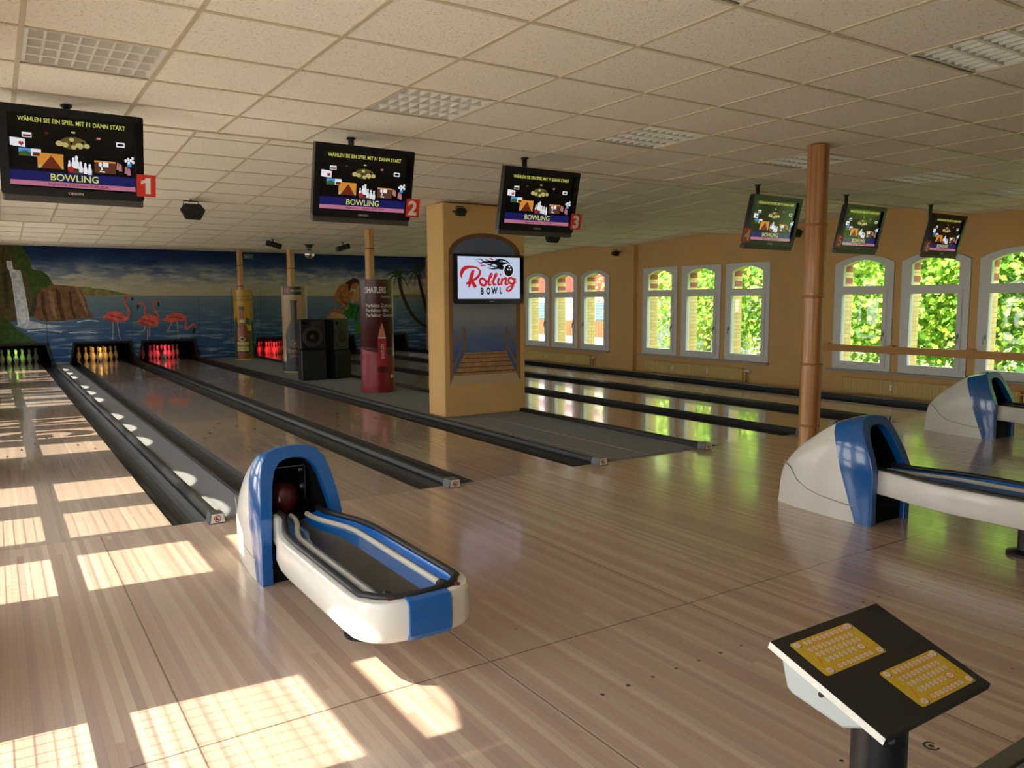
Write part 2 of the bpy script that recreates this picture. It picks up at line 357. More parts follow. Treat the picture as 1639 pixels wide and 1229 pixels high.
def handle_geo(c, fn, side):
    b = MB(); y = c + side * 0.395
    b.prism(rrect(y - 0.014, 0.98, y + 0.014, 1.06, 0.012), fn, 0.04, 0.05)
    b.cyl(fn(y, 1.03, 0.05), fn(y, 1.03, 0.075), 0.009, 10); b.tube([fn(y, 1.03, 0.075), fn(y, 1.0, 0.08), fn(y, 0.91, 0.08)], 0.010, 8)
    return b
WN = [0]
def window(c, fn, flat, hs, label, letter=None, dz=0.0, net=False):
    WN[0] += 1
    o = frame_geo(c, fn, flat, dz).build('window_%d' % WN[0], M['pvc'], wn=True); structure(o, label, 'window')
    sash_geo(c, fn, dz).build('sash', M['pvc'], o); glass_geo(c, fn, dz).build('pane', M['glass'], o); handle_geo(c, fn, hs).build('handle', M['metal'], o)
    if net:
        b = MB()
        for k in range(-5, 6): b.box(*[fn(c + k * 0.068 + sg * 0.0018, zz, 0.012 + sg * 0.001) for sg, zz in ((-1, 0.30), (1, 1.66))])
        for k in range(20): b.box(*[fn(c + sg * 0.37, 0.34 + k * 0.068 + sg * 0.0018, 0.0125 + sg * 0.001) for sg in (-1, 1)])
        for k in range(5): b.box(*[fn(c + sg * 0.35, 1.81 + k * 0.068 + sg * 0.0018, 0.0125 + sg * 0.001) for sg in (-1, 1)])
        b.build('window_net', M['signwhite'], o)
    if letter:
        # cut-out letter foil on the pane, read from outside
        b = MB(); vs, fs = text_geo(letter, 0.05); xs = [p[0] for p in vs]; ysv = [p[1] for p in vs]
        sx = 0.56 / (max(xs) - min(xs)) if letter != 'I' else 0.12 / (max(xs) - min(xs)); sy = 1.14 / (max(ysv) - min(ysv))
        mx = (max(xs) + min(xs)) / 2
        b.add([fn(c - (x - mx) * sx, 0.41 + (y - min(ysv)) * sy, -0.024) for x, y in vs], fs)
        b.build('letter_foil', M['matte_black'], o)
    return o
GN = {-3.85: 'beside the seating end', 0.715: 'behind the wooden handrail', 5.43: 'of the middle group', 9.82: 'of the group next to the pillar', 14.4: 'of the group nearest the mural'}
KN = {-1: 'first', 0: 'second', 1: 'third'}
for (c, f), x in [(q, XR) for q in right_near] + [(q, XA) for q in right_far]:
    g = min(GN, key=lambda k: abs(k - c)); k = round((c - g) / BAY)
    window(c, RW(x), f, 1 if k == -1 else -1, 'white arched window in the orange wall, %s one %s' % (KN[k], GN[g]))
LET = {}
for i, ch in enumerate('BOWLING'):
    LET[len(left) - 2 - i] = ch
for i, (c, f) in enumerate(sorted(left)):
    window(c, LW(XL), f, 1, 'white arched window in the cream wall, number %d from the rear%s' % (i + 1, ', with letter ' + LET[i] if i in LET else ''), LET.get(i), 0.25, net=(-6 < c < 1.0))
for gi, (g, x) in enumerate(((-3.85, XR), (0.715, XR), (5.43, XR), (9.82, XA), (14.4, XA))):
    if g == 14.4: continue
    o = MB().box((x - 0.10, g - 1.72, Z0 - 0.035), (x, g + 1.76, Z0 - 0.003)).build('windowsill', M['sill'], bevel=0.006)
    structure(o, 'grey stone sill under the three windows ' + GN[g], 'windowsill')

# ---- floors
fl = MB().box((XL, -4.6, -0.06), (XR, 0.0, 0.0))
for xc in (0.438, 2.362, 3.968, 7.015, 8.615, 10.375):
    for k in range(-3, 4):
        fl.add([(x, y, 0.0006) for x, y in ell(xc + 0.135 * k - 0.02, -3.52, 0.010, 0.010, 10)], [tuple(range(10))], 1)
        fl.add([(x, y, 0.0006) for x, y in ell(xc + 0.135 * k - 0.02, -0.16, 0.006, 0.006, 8)], [tuple(range(8))], 1)
for x, y in ((3.52, -4.31), (2.32, -4.32), (2.08, -1.25), (3.3, -2.75), (2.0, -2.8)): fl.add([(p, q, 0.0006) for p, q in ell(x, y, 0.008, 0.008, 10)], [tuple(range(10))], 1)
fl.add([(p, q, 0.0007) for p, q in arc(2.66, -4.44, 0.028, 0.028, 0, 300, 14)] + [(p, q, 0.0007) for p, q in reversed(arc(2.66, -4.44, 0.020, 0.020, 0, 300, 14))], [(i, i + 1, 28 - i, 29 - i) for i in range(14)], 1)
fl.add([(p, q, 0.0007) for p, q in ell(2.66, -4.44, 0.010, 0.010, 10)], [tuple(range(10))], 1)
structure(fl.build('floor', [M['approach'], mat('floor_marker', '#4a3a30', rough=0.4)]), 'glossy bowling approach of narrow light wood strips', 'floor')
structure(MB().box((XL, YB, -0.06), (XR, -4.66, -0.005)).build('floor', M['carpet']), 'grey carpet behind the wooden approach', 'floor')
structure(MB().box((XL, -4.662, -0.06), (XR, -4.598, 0.012)).build('trim_1', mat('floor_edge_strip', '#5b5a48', rough=0.4), bevel=0.004), 'dark edging strip where approach meets carpet', 'trim')
structure(MB().box((XL - 0.1, 0.0, -0.30), (XR + 0.1, 19.4, -0.12)).build('floor', M['pitblack']), 'dark subfloor under the bowling lanes', 'floor')

# ---- lanes
LX = [(-0.09, 0.966), (1.834, 2.889), (3.441, 4.496), (6.48, 7.55), (8.10, 9.155), (9.845, 10.90)]
ORD = ['first', 'second', 'third', 'fourth', 'fifth', 'sixth']
LD = ['sunlit bowling lane with green-lit pins, beside the cream window wall', 'bowling lane with yellow-lit pins, second from the cream window wall', 'bowling lane with red-lit pins between a double gutter and the wide carpet', 'bowling lane between the wide grey carpet and the foot of the bamboo column', 'bowling lane starting behind the tall bamboo column, second from the orange wall', 'bowling lane nearest the orange window wall and its radiators']
def gutter(x0, x1):
    b = MB(); n = 8; rings = []
    for y in (0.0, YF - 0.056):
        top = [(x0 + (x1 - x0) * i / n, y, -0.075 * math.sin(math.pi * i / n) ** 0.8 - 0.004) for i in range(n + 1)]
        rings.append(top + [(x1, y, -0.11), (x0, y, -0.11)])
    return b.loft(rings, True, True, True, 0, False)
for i, (a, c) in enumerate(LX):
    b = MB().box((a, 0.003, -0.11), (c, YF - 0.056, 0.0))
    xc = (a + c) / 2
    for k in range(-3, 4):
        yy = 4.75 - abs(k) * 0.36; x = xc + k * 0.133
        b.add([(x - 0.014, yy - 0.075, 0.0008), (x + 0.014, yy - 0.075, 0.0008), (x, yy + 0.075, 0.0008)], [(0, 1, 2)], 1)
        if abs(k) > 1: b.add([(p, q, 0.0008) for p, q in ell(xc + k * 0.133, 2.1, 0.009, 0.012, 8)], [tuple(range(8))], 1)
    lane = b.build('bowling_lane', [M['lane'], mat('lane_marker', '#3c2f26', rough=0.4)])
    tag(lane, LD[i], 'bowling lane')
    gutter(a - 0.235, a - 0.001).build('gutter', M['gutter'], lane); gutter(c + 0.001, c + 0.235).build('gutter', M['gutter'], lane)
# carpet strips and kerbs
def strip(x0, x1, y0, label, name='carpet_strip', m='carpet', z=0.012):
    return tag(MB().box((x0, y0, -0.11), (x1, YF, z)).build(name, M[m]), label, 'carpet')
strip(1.290, 1.560, 0.0, 'narrow grey carpet strip between first and second lane')
o = MB().box((4.816, 0.0, -0.11), (6.158, YF - 0.002, 0.012))
for x in (5.02, 5.46): o.box((x - 0.003, 0.02, 0.012), (x + 0.003, 3.2, 0.0145), 1)
tag(o.build('carpet_strip', [M['carpet'], mat('carpet_seam', '#b9a988', rough=0.8)]), 'wide grey carpet around the square pillar and advertising columns', 'carpet')
strip(11.20, 11.785, 0.0, 'dark strip of carpet under the radiators', m='carpet', z=0.0)
def kerb(x0, x1, z, label, y0=0.0):
    return tag(MB().box((x0, y0, -0.11), (x1, YF - 0.056, z)).build('lane_kerb', M['cap'], bevel=0.008), label, 'kerb')
kerb(1.562, 1.598, 0.03, 'dark kerb along the left gutter of the second lane')
kerb(11.14, 11.198, 0.075, 'black kerb between the sixth lane and the radiators')
kerb(XL + 0.003, -0.327, 0.03, 'dark kerb between the first lane and the cream wall')
def divider(xc, label, half=0.037):
    t = thing('lane_divider', label, 'lane divider', (xc, 0, 0))
    b = MB(); prof = [(-half, -0.11), (half, -0.11), (half, 0.02), (half * 0.72, 0.052), (half * 0.3, 0.060), (-half * 0.3, 0.060), (-half * 0.72, 0.052), (-half, 0.02)]
    b.loft([[(u, y, v) for u, v in prof] for y in (0.0, YF - 0.056)], True, True, True); b.build('capping', M['cap'], t)
    e = MB(); pr = [(-0.062, 0.0), (0.062, 0.0), (0.044, 0.072), (-0.044, 0.072)]
    e.loft([[(u, y, max(v, 0.001)) for u, v in p] for y, p in ((-0.115, pr), (-0.001, pr))], True, True, True); ec = e.build('end_cap', M['endcap'], t, bevel=0.004)
    s = MB(); F = XZ(-0.1155)
    s.flat([(-0.050, 0.006), (0.050, 0.006), (0.040, 0.069), (-0.040, 0.069)], F, 0.0, 0)
    A = ell(0, 0.036, 0.024, 0.024, 20); Bq = ell(0, 0.036, 0.018, 0.018, 20)
    s.add([F(u, v, 0.0006) for u, v in A] + [F(u, v, 0.0006) for u, v in Bq], [(i, (i + 1) % 20, 20 + (i + 1) % 20, 20 + i) for i in range(20)], 1)
    s.ribbon([(-0.014, 0.050), (0.014, 0.022)], 0.005, F, 0.0010, 1)
    s.flat([(-0.012, 0.026), (0.002, 0.026), (0.012, 0.030), (0.004, 0.036), (-0.003, 0.048), (-0.011, 0.046)], F, 0.0008, 2)
    s.build('warning_sign', [M['signwhite'], M['signred'], M['matte_black']], ec)
    return t
for x, d in ((1.246, 'between the sunlit lane and the narrow carpet strip'), (3.165, 'between the yellow-pin lane and the red-pin lane'), (4.772, 'between the red-pin lane and the wide carpet'), (6.203, 'along the wide carpet edge beyond the pillar'), (7.826, 'behind the foot of the tall bamboo column'), (9.435, 'behind the middle ball return, on the bamboo side'), (9.565, 'behind the middle ball return, on the window side')):
    divider(x, 'dark lane divider with end sign, ' + d)

# ---- far wall with mural and pit openings
PC = [(a + c) / 2 for a, c in LX]; PT, PB_, PZ = 0.650, 0.785, 0.545
b = MB(); F = XZ(YF); xs = XL - 0.1
for i, xc in enumerate(PC):
    l_b, l_t = xc - PB_, xc - PT
    b.prism([(xs if i == 0 else PC[i - 1] + PB_, -0.12), (max(l_b, (xs if i == 0 else PC[i - 1] + PB_) + 0.002), -0.12), (l_t, PZ), (xs if i == 0 else PC[i - 1] + PT, PZ)], F, 0, -0.06)
b.prism([(PC[-1] + PB_, -0.12), (XR + 0.1, -0.12), (XR + 0.1, PZ), (PC[-1] + PT, PZ)], F, 0, -0.06)
b.prism([(xs, PZ), (XR + 0.1, PZ), (XR + 0.1, 3.3), (xs, 3.3)], F, 0, -0.06)
mm = mat('mural_paint', '#305080', rough=0.75, spec=0.25); g = NT(mm); v, x, y, z = g.xyz()
HZ = 1.75
t = g.math('DIVIDE', g.math('SUBTRACT', z, HZ), 1.28)
cl = g.noise(g.comb(g.math('MULTIPLY', x, 0.75), 0.0, g.math('MULTIPLY', z, 2.1)), 1.6, 5.0, 0.55)
tt = g.math('ADD', t, g.math('MULTIPLY', g.math('SUBTRACT', cl, 0.5), -0.55))
cl2 = g.noise(g.comb(g.math('MULTIPLY', x, 0.55), 3.0, g.math('MULTIPLY', z, 2.6)), 3.0, 6.0, 0.62)
skyc = g.ramp(tt, [(0.0, '#c9bd9c'), (0.22, '#c4bda6'), (0.40, '#8e9aa6'), (0.58, '#4f668c'), (0.74, '#27416f'), (1.0, '#182a5a')])
cm = g.math('MULTIPLY', g.ramp(cl2, [(0.47, 0.0), (0.60, 1.0)]), g.ramp(t, [(0.02, 0.2), (0.2, 0.9), (0.45, 0.8), (0.68, 0.0)]))
skyc = g.mix(cm, skyc, '#d2cec0')
d = g.math('DIVIDE', g.math('SUBTRACT', HZ, z), 1.75)
wv = g.noise(g.comb(g.math('MULTIPLY', x, 1.3), 0.0, g.math('MULTIPLY', z, 13.0)), 1.0, 5.0, 0.6)
dd = g.math('ADD', d, g.math('MULTIPLY', g.math('SUBTRACT', wv, 0.5), 0.45))
sea = g.ramp(dd, [(0.0, '#7d8f98'), (0.2, '#5f7c94'), (0.45, '#48688e'), (0.7, '#335a88'), (1.0, '#274a78')])
foam = g.ramp(wv, [(0.50, 0.0), (0.62, 1.0)]); fd = g.ramp(d, [(0.05, 0.12), (0.3, 0.25), (0.6, 0.65)])
sea = g.mix(g.math('MULTIPLY', foam, fd), sea, '#a9bccb')
g.l(g.mix(g.math('GREATER_THAN', z, HZ), sea, skyc), g.p.inputs['Base Color'])
wf = structure(b.build('wall_far', mm), 'far wall painted with a seaside mural above the pins', 'wall')
MC = {'cliff_dark': '#5b5236', 'moss': '#3f5a2a', 'hill': '#8b8152', 'cliff': '#7a5a40', 'cliff_shadow': '#543c2b', 'cliff_light': '#96765a', 'fall': '#d9dbe0', 'foam': '#b9c7d2', 'flamingo': '#e06a5a', 'flamingo_dark': '#b54a42', 'beak': '#2a2626', 'skin': '#b5794a', 'skin_light': '#c99a70', 'hair': '#4a3020', 'leaf_dress': '#2f7a3a', 'legs': '#b9aaa0', 'trunk': '#3a3028', 'seamline': '#3a4658', 'palm_leaf': '#3c5040', 'skin_dark': '#8a5730', 'leaf_dark': '#1f5528', 'cliff_dark2': '#42402a', 'foamline': '#c3d0da'}
MK = list(MC); mmats = [mat('mural_' + k, MC[k], rough=0.75, spec=0.25, noise=0.30, nscale=11.0) for k in MK]
MURAL_SHAPES=[('cliff_dark',[(-0.22,2.98),(0.68,3.01),(0.76,2.83),(0.85,2.66),(0.89,2.41),(1.11,2.36),(1.22,2.26),(1.33,2.03),(1.15,1.92),(1.01,1.72),(0.85,1.44),(0.75,1.17),(-0.34,0.99)]),('moss',[(0.6,3.01),(0.72,2.89),(0.82,2.66),(0.88,2.39),(0.7,2.36),(0.51,2.55),(0.5,2.82)]),('moss',[(0.76,2.39),(1.11,2.35),(1.25,2.2),(1.31,1.99),(1.2,1.82),(1.15,1.92),(1.06,1.99),(0.9,1.75),(0.82,1.89),(0.79,2.16)]),('hill',[(1.85,1.98),(2.09,1.98),(2.22,1.94),(2.41,1.93),(2.66,1.88),(2.89,1.82),(3.11,1.78),(3.41,1.77),(2.02,1.74)]),('cliff',[(1.32,2.03),(1.78,1.99),(1.92,1.93),(2.04,1.65),(2.09,1.36),(2.21,1.18),(1.8,1.16),(1.55,1.11),(1.1,1.1),(0.87,1.17),(0.8,1.31),(0.93,1.72),(1.06,1.92)]),('cliff_shadow',[(1.05,1.89),(1.11,1.85),(1.12,1.44),(1.17,1.11),(1.1,1.12),(1.03,1.44)]),('cliff_shadow',[(1.36,1.99),(1.47,1.82),(1.48,1.51),(1.55,1.12),(1.46,1.13),(1.39,1.44)]),('cliff_shadow',[(1.66,1.92),(1.71,1.79),(1.72,1.44),(1.8,1.17),(1.74,1.16),(1.66,1.44)]),('cliff_light',[(1.2,1.92),(1.3,1.82),(1.33,1.44),(1.37,1.16),(1.31,1.15),(1.24,1.44)]),('cliff_light',[(1.78,1.98),(1.9,1.91),(2.01,1.57),(2.05,1.22),(1.97,1.43)]),('fall',[(0.36,2.6),(0.47,2.59),(0.49,2.39),(0.64,2.37),(0.7,1.92),(0.74,1.48),(0.78,1.0),(0.51,0.99),(0.47,1.65),(0.44,2.15),(0.41,2.35),(0.36,2.45)]),('foam',[(0.45,1.01),(0.8,1.12),(1.09,1.03),(1.48,0.99),(1.24,0.94),(0.65,0.92)]),('moss',[(-0.33,1.22),(0.15,1.25),(0.31,1.15),(0.45,0.97),(0.64,0.8),(0.86,0.62),(0.98,0.51),(-0.37,0.53)]),('flamingo',[(2.39,1.18),(2.49,1.29),(2.6,1.35),(2.73,1.36),(2.86,1.29),(2.94,1.21),(2.98,1.12),(2.9,1.08),(2.75,1.06),(2.59,1.09)]),('flamingo_dark',[(2.39,1.17),(2.56,1.16),(2.75,1.06),(2.59,1.08)]),('flamingo',[(3.19,1.06),(3.32,1.19),(3.49,1.26),(3.62,1.24),(3.76,1.13),(3.75,1.01),(3.68,0.94),(3.51,0.92),(3.34,0.97)]),('flamingo_dark',[(3.19,1.05),(3.38,1.06),(3.54,0.92),(3.34,0.96)]),('flamingo',[(3.83,1.09),(3.97,1.23),(4.14,1.3),(4.32,1.27),(4.44,1.19),(4.42,1.08),(4.24,1.06),(4.03,1.03)]),('beak',[(3.08,1.72),(3.14,1.69),(3.16,1.61),(3.11,1.64)]),('beak',[(3.73,1.6),(3.78,1.55),(3.78,1.43),(3.74,1.49)]),('beak',[(3.23,1.52),(3.28,1.5),(3.26,1.42),(3.22,1.38)]),('beak',[(4.63,0.88),(4.68,0.84),(4.64,0.71),(4.58,0.72)]),('skin_light',[(9.31,1.84),(9.4,1.96),(9.53,2.0),(9.57,1.88),(9.54,1.52),(9.43,1.57),(9.28,1.51),(9.22,1.6),(9.2,1.74)]),('skin',[(8.88,2.06),(9.0,2.11),(9.14,2.1),(9.16,1.98),(9.19,1.86),(9.31,1.9),(9.33,1.82),(9.22,1.68),(9.13,1.54),(9.09,1.46),(8.98,1.48),(8.9,1.58),(8.87,1.72),(8.84,1.88)]),('skin',[(9.24,2.1),(9.34,2.15),(9.45,2.14),(9.49,2.08),(9.44,2.0),(9.36,1.94),(9.27,1.96),(9.23,2.01)]),('skin_dark',[(8.91,1.88),(8.87,1.72),(8.92,1.52),(9.09,1.46),(9.13,1.54),(9.01,1.58),(8.93,1.68)]),('skin',[(8.88,2.06),(8.81,1.96),(8.73,1.82),(8.67,1.68),(8.72,1.6),(8.88,1.46),(9.02,1.34),(9.13,1.33),(9.14,1.44),(9.05,1.46),(8.92,1.54),(8.8,1.66),(8.87,1.76),(8.9,1.9)]),('skin_light',[(8.6,1.21),(8.71,1.26),(8.91,1.2),(9.09,1.12),(9.09,1.06),(8.47,1.07)]),('skin',[(8.66,1.37),(8.74,1.39),(8.98,1.32),(9.01,1.2),(8.81,1.26),(8.65,1.29),(8.46,1.08),(8.42,1.09),(8.52,1.23)]),('hair',[(9.03,2.12),(9.2,2.22),(9.32,2.3),(9.46,2.27),(9.52,2.18),(9.5,2.08),(9.45,2.14),(9.34,2.15),(9.27,2.1),(9.23,2.02),(9.23,1.94),(9.16,1.86),(9.15,2.0),(9.14,2.1)]),('leaf_dress',[(9.15,1.52),(9.28,1.52),(9.47,1.48),(9.56,1.36),(9.47,1.2),(9.42,0.99),(9.56,0.81),(9.56,0.57),(9.34,0.57),(9.33,1.04),(9.25,1.06),(9.12,1.06),(9.04,1.12),(8.99,1.22),(9.0,1.3),(9.13,1.34)]),('hill',[(10.56,1.75),(11.06,1.81),(11.84,1.79),(11.83,1.71),(10.56,1.7)])]
MURAL_LINES=[('flamingo',[(2.96,1.12),(3.02,1.26),(3.0,1.43),(2.94,1.57),(2.94,1.66),(2.99,1.72),(3.08,1.71)],0.05),('flamingo',[(3.68,1.05),(3.74,1.2),(3.66,1.35),(3.62,1.49),(3.64,1.59),(3.73,1.6)],0.05),('flamingo',[(3.4,1.22),(3.42,1.39),(3.4,1.51),(3.34,1.57),(3.26,1.53)],0.045),('flamingo',[(4.4,1.19),(4.43,1.04),(4.39,0.89),(4.46,0.84),(4.55,0.92),(4.63,0.98),(4.68,0.88)],0.045),('legs',[(2.63,1.07),(2.6,0.6)],0.02),('legs',[(2.73,1.07),(2.76,0.73),(2.79,0.6)],0.02),('legs',[(3.46,0.93),(3.44,0.54)],0.02),('legs',[(3.51,0.93),(3.49,0.65)],0.02),('legs',[(3.41,0.95),(3.37,0.84),(3.23,0.79)],0.02),('legs',[(4.08,1.03),(3.93,0.77)],0.02),('legs',[(4.2,1.06),(4.22,0.56)],0.02),('trunk',[(10.84,2.34),(10.91,1.97),(11.06,1.56),(11.3,1.14),(11.61,0.86),(11.82,0.74)],0.11),('trunk',[(11.53,2.44),(11.61,2.07),(11.73,1.61),(11.82,1.18)],0.11),('skin_dark',[(8.9,1.9),(8.86,1.74),(8.8,1.66)],0.035),('skin_dark',[(9.13,1.71),(9.01,1.7),(8.91,1.73)],0.03),('skin_dark',[(8.88,2.0),(9.0,2.03),(9.1,2.0)],0.03),('skin_dark',[(8.75,1.59),(8.9,1.47),(9.02,1.37)],0.03),('skin_dark',[(8.66,1.29),(8.81,1.26),(9.0,1.2)],0.03),('leaf_dark',[(9.24,1.48),(9.28,1.32),(9.23,1.16)],0.06),('leaf_dark',[(9.47,1.4),(9.4,1.2),(9.38,1.0)],0.06),('cliff_shadow',[(0.33,2.91),(0.29,2.65),(0.33,2.45)],0.05),('cliff_dark2',[(0.9,1.72),(0.87,1.44),(0.8,1.24)],0.09),('cliff_dark2',[(0.08,2.81),(0.1,2.31),(-0.01,1.82),(0.04,1.32)],0.14),('cliff_dark2',[(0.3,2.32),(0.32,1.92),(0.33,1.45)],0.1),('foamline',[(0.48,2.32),(0.51,1.82),(0.54,1.01)],0.05),('foamline',[(0.64,2.32),(0.68,1.72),(0.71,1.0)],0.04),('foamline',[(1.8,1.07),(2.05,1.12),(2.3,1.09)],0.03),('foamline',[(0.7,0.87),(1.09,0.89),(1.45,0.83)],0.03),('foamline',[(1.6,0.81),(1.91,0.82),(2.22,0.79)],0.025),('flamingo_dark',[(2.53,1.25),(2.69,1.2),(2.85,1.14)],0.035),('flamingo_dark',[(3.35,1.13),(3.51,1.07),(3.65,1.02)],0.035),('flamingo_dark',[(4.0,1.16),(4.17,1.17),(4.35,1.13)],0.035),('seamline',[(3.09,1.71),(3.05,0.44)],0.012),('seamline',[(4.79,1.73),(4.77,0.5)],0.012),('seamline',[(1.13,1.17),(1.11,0.51)],0.012),('seamline',[(5.59,-0.05),(5.67,1.99),(6.49,1.99),(6.46,-0.09)],0.012),('palm_leaf',[(10.85,2.41),(10.59,2.47),(10.32,2.29)],0.09),('palm_leaf',[(10.85,2.41),(10.61,2.34),(10.36,2.02)],0.09),('palm_leaf',[(10.85,2.41),(10.73,2.67),(10.6,2.68)],0.09),('palm_leaf',[(10.85,2.41),(10.96,2.64),(11.08,2.62)],0.09),('palm_leaf',[(10.85,2.41),(11.04,2.26),(11.24,1.86)],0.09),('palm_leaf',[(10.85,2.41),(10.92,2.29),(10.99,1.91)],0.09),('palm_leaf',[(10.85,2.41),(10.74,2.32),(10.64,1.97)],0.09),('palm_leaf',[(10.85,2.41),(11.06,2.53),(11.28,2.39)],0.09),('palm_leaf',[(10.85,2.41),(10.64,2.61),(10.43,2.56)],0.09),('palm_leaf',[(11.51,2.56),(11.24,2.52),(10.97,2.23)],0.09),('palm_leaf',[(11.51,2.56),(11.32,2.78),(11.13,2.75)],0.09),('palm_leaf',[(11.51,2.56),(11.68,2.79),(11.85,2.77)],0.09),('palm_leaf',[(11.51,2.56),(11.68,2.56),(11.84,2.31)],0.09),('palm_leaf',[(11.51,2.56),(11.61,2.43),(11.71,2.05)],0.09),('palm_leaf',[(11.51,2.56),(11.44,2.37),(11.37,1.93)],0.09),('palm_leaf',[(11.51,2.56),(11.32,2.88),(11.13,2.94)],0.09),('palm_leaf',[(11.51,2.56),(11.32,2.42),(11.12,2.02)],0.09),('palm_leaf',[(11.51,2.56),(11.53,2.87),(11.54,2.92)],0.09)]

b = MB()
for i, (k, pts) in enumerate(MURAL_SHAPES): b.flat(list(reversed(pts)), F, 0.0015 + 0.00025 * i, MK.index(k))
def dense(p, n=5):
    out = []
    for i in range(len(p) - 1):
        p0 = p[max(i - 1, 0)]; p1 = p[i]; p2 = p[i + 1]; p3 = p[min(i + 2, len(p) - 1)]
        for q in range(n):
            t = q / n
            out.append(tuple(0.5 * (2 * p1[a] + (p2[a] - p0[a]) * t + (2 * p0[a] - 5 * p1[a] + 4 * p2[a] - p3[a]) * t * t + (3 * p1[a] - p0[a] - 3 * p2[a] + p3[a]) * t ** 3) for a in range(len(p1))))
    return out + [p[-1]]
for i, (k, pts, w) in enumerate(MURAL_LINES):
    P = pts if k == 'seamline' else dense(pts)
    b.ribbon(P, w, F, 0.010 + 0.00012 * i, MK.index(k), taper=(k == 'palm_leaf'))
b.build('mural_figures', mmats, wf, wn=False)
# pits
PITL = ['green', 'yellow', 'red', 'red', 'dark', 'dark']
for i, xc in enumerate(PC):
    t = thing('pin_pit', 'black trapezoid pin opening at the end of the %s lane' % ORD[i], 'pin pit', (xc, YF, 0))
    b = MB(); fn = XZ(0.0)
    o1 = [(-PB_ - 0.014, -0.05), (-PT - 0.03, PZ + 0.03), (PT + 0.03, PZ + 0.03), (PB_ + 0.014, -0.05)]; i1 = [(-PB_ + 0.02, -0.05), (-PT + 0.02, PZ - 0.03), (PT - 0.02, PZ - 0.03), (PB_ - 0.02, -0.05)]
    b.band(o1, i1, fn, 0.05, -0.02); b.build('opening_frame', M['pitblack'], t, wn=True)
    b = MB(); b.box((-PB_ - 0.01, 0.065, -0.115), (-PB_, 1.9, PZ + 0.06)); b.box((PB_, 0.065, -0.115), (PB_ + 0.01, 1.9, PZ + 0.06)); b.box((-PB_, 0.065, PZ + 0.04), (PB_, 1.9, PZ + 0.06))
    b.build('side_panels', M['pitblack'], t)
    MB().box((-0.535, -0.05, -0.10), (0.535, 1.85, 0.0)).build('pin_deck', M['lane'], t)
    for sg in (-1, 1): MB().box((sg * 0.536, -0.05, -0.11), (sg * 0.77, 1.85, -0.07)).build('deck_gutter', M['gutter'], t)
    MB().box((-PB_, 1.86, -0.12), (PB_, 1.9, PZ + 0.04)).build('pit_curtain', M['matte_black'], t)
# pin lamps inside the pits
for i, (col, e, dx) in enumerate((((0.45, 1.0, 0.08), 44, 0.0), ((1.0, 0.48, 0.08), 52, -0.03), ((1.0, 0.03, 0.06), 80, 0.0), ((1.0, 0.02, 0.03), 80, -0.2))):
    d = bpy.data.lights.new('pin_lamp', 'SPOT'); d.energy = e * 0.13; d.color = col; d.spot_size = math.radians((34, 50, 44, 90)[i]); d.spot_blend = 1.0; d.shadow_soft_size = 0.03
    o = bpy.data.objects.new('pin_lamp', d); COL.objects.link(o); o.location = (PC[i] + dx, YF + 0.10, 0.50)
    o.rotation_euler = Vector((0.0, 0.62, -0.20)).to_track_quat('-Z', 'Y').to_euler()
# pins
PP = [(0.0, .0255), (.012, .030), (.03, .0385), (.057, .0497), (.085, .0572), (.114, .0605), (.135, .0595), (.149, .0578), (.184, .0475), (.215, .035), (.232, .0285), (.246, .0242), (.254, .0235), (.268, .0240), (.284, .0262), (.30, .0288), (.325, .0318), (.343, .0323), (.360, .0275), (.372, .0175), (.380, .003)]
pinmesh = None; ROWN = ['front row', 'second row', 'third row', 'back row']
for li in range(4):
    for r in range(4):
        for k in range(r + 1):
            x = PC[li] + (k - r / 2) * 0.3048; y = 17.95 + r * 0.264
            if pinmesh is None:
                p0 = MB().lathe(PP, (0, 0, 0), 20, 0, True, lambda z: 1 if (0.225 < z < 0.243 or 0.262 < z < 0.276) else 0).build('bowling_pin', [M['pin'], M['pinred']], sub=0); pinmesh = p0.data; o = p0
            else: o = p0.copy(); COL.objects.link(o)
            o.location = (x, y, 0.001)
            OK_ = ('first', 'second', 'third', 'fourth')
            pos = 'at the very front of the %s lane' % ORD[li] if r == 0 else 'on the %s lane, %s, %s from the cream wall' % (ORD[li], ROWN[r], OK_[k])
            tag(o, '%s-lit white bowling pin %s' % (PITL[li], pos), 'bowling pin', 'bowling pins on the %s lane' % ORD[li])

# ---- ceiling
CX0, CY0, TS = 1.432, -2.22, 0.625
LN = {(-2, 1): 'above the first monitor', (1, 1): 'above the second monitor', (4, 1): 'above the third monitor', (7, 1): 'behind the top of the bamboo column', (10, 1): 'above the fifth monitor', (13, 1): 'above the sixth monitor', (1, -3): 'over the approach above the lane console', (4, -3): 'over the approach between console and middle ball return'}
LAMPS = list(LN)
b = MB(); gb = MB()
i0, i1, j0, j1 = -3, 17, -11, 4
cx = lambda i: min(max(CX0 + TS * i, XL), XR); cy = lambda j: min(max(CY0 + TS * j, YB), 0.25)
for i in range(i0, i1):
    for j in range(j0, j1):
        if (i, j) in LAMPS or cx(i) >= cx(i + 1) or cy(j) >= cy(j + 1): continue
        b.add([(cx(i), cy(j), 2.78), (cx(i), cy(j + 1), 2.78), (cx(i + 1), cy(j + 1), 2.78), (cx(i + 1), cy(j), 2.78)], [(0, 1, 2, 3)])
SECT = [(0.25, 4.60, 3.049, -0.054, 0.9), (4.60, 7.80, 3.195, -0.058, 0.3), (7.80, 11.60, 3.35, -0.055, 0.0), (11.60, YF + 0.05, 2.985, 0.0, 0.2)]
prev = (0.25, 2.78)
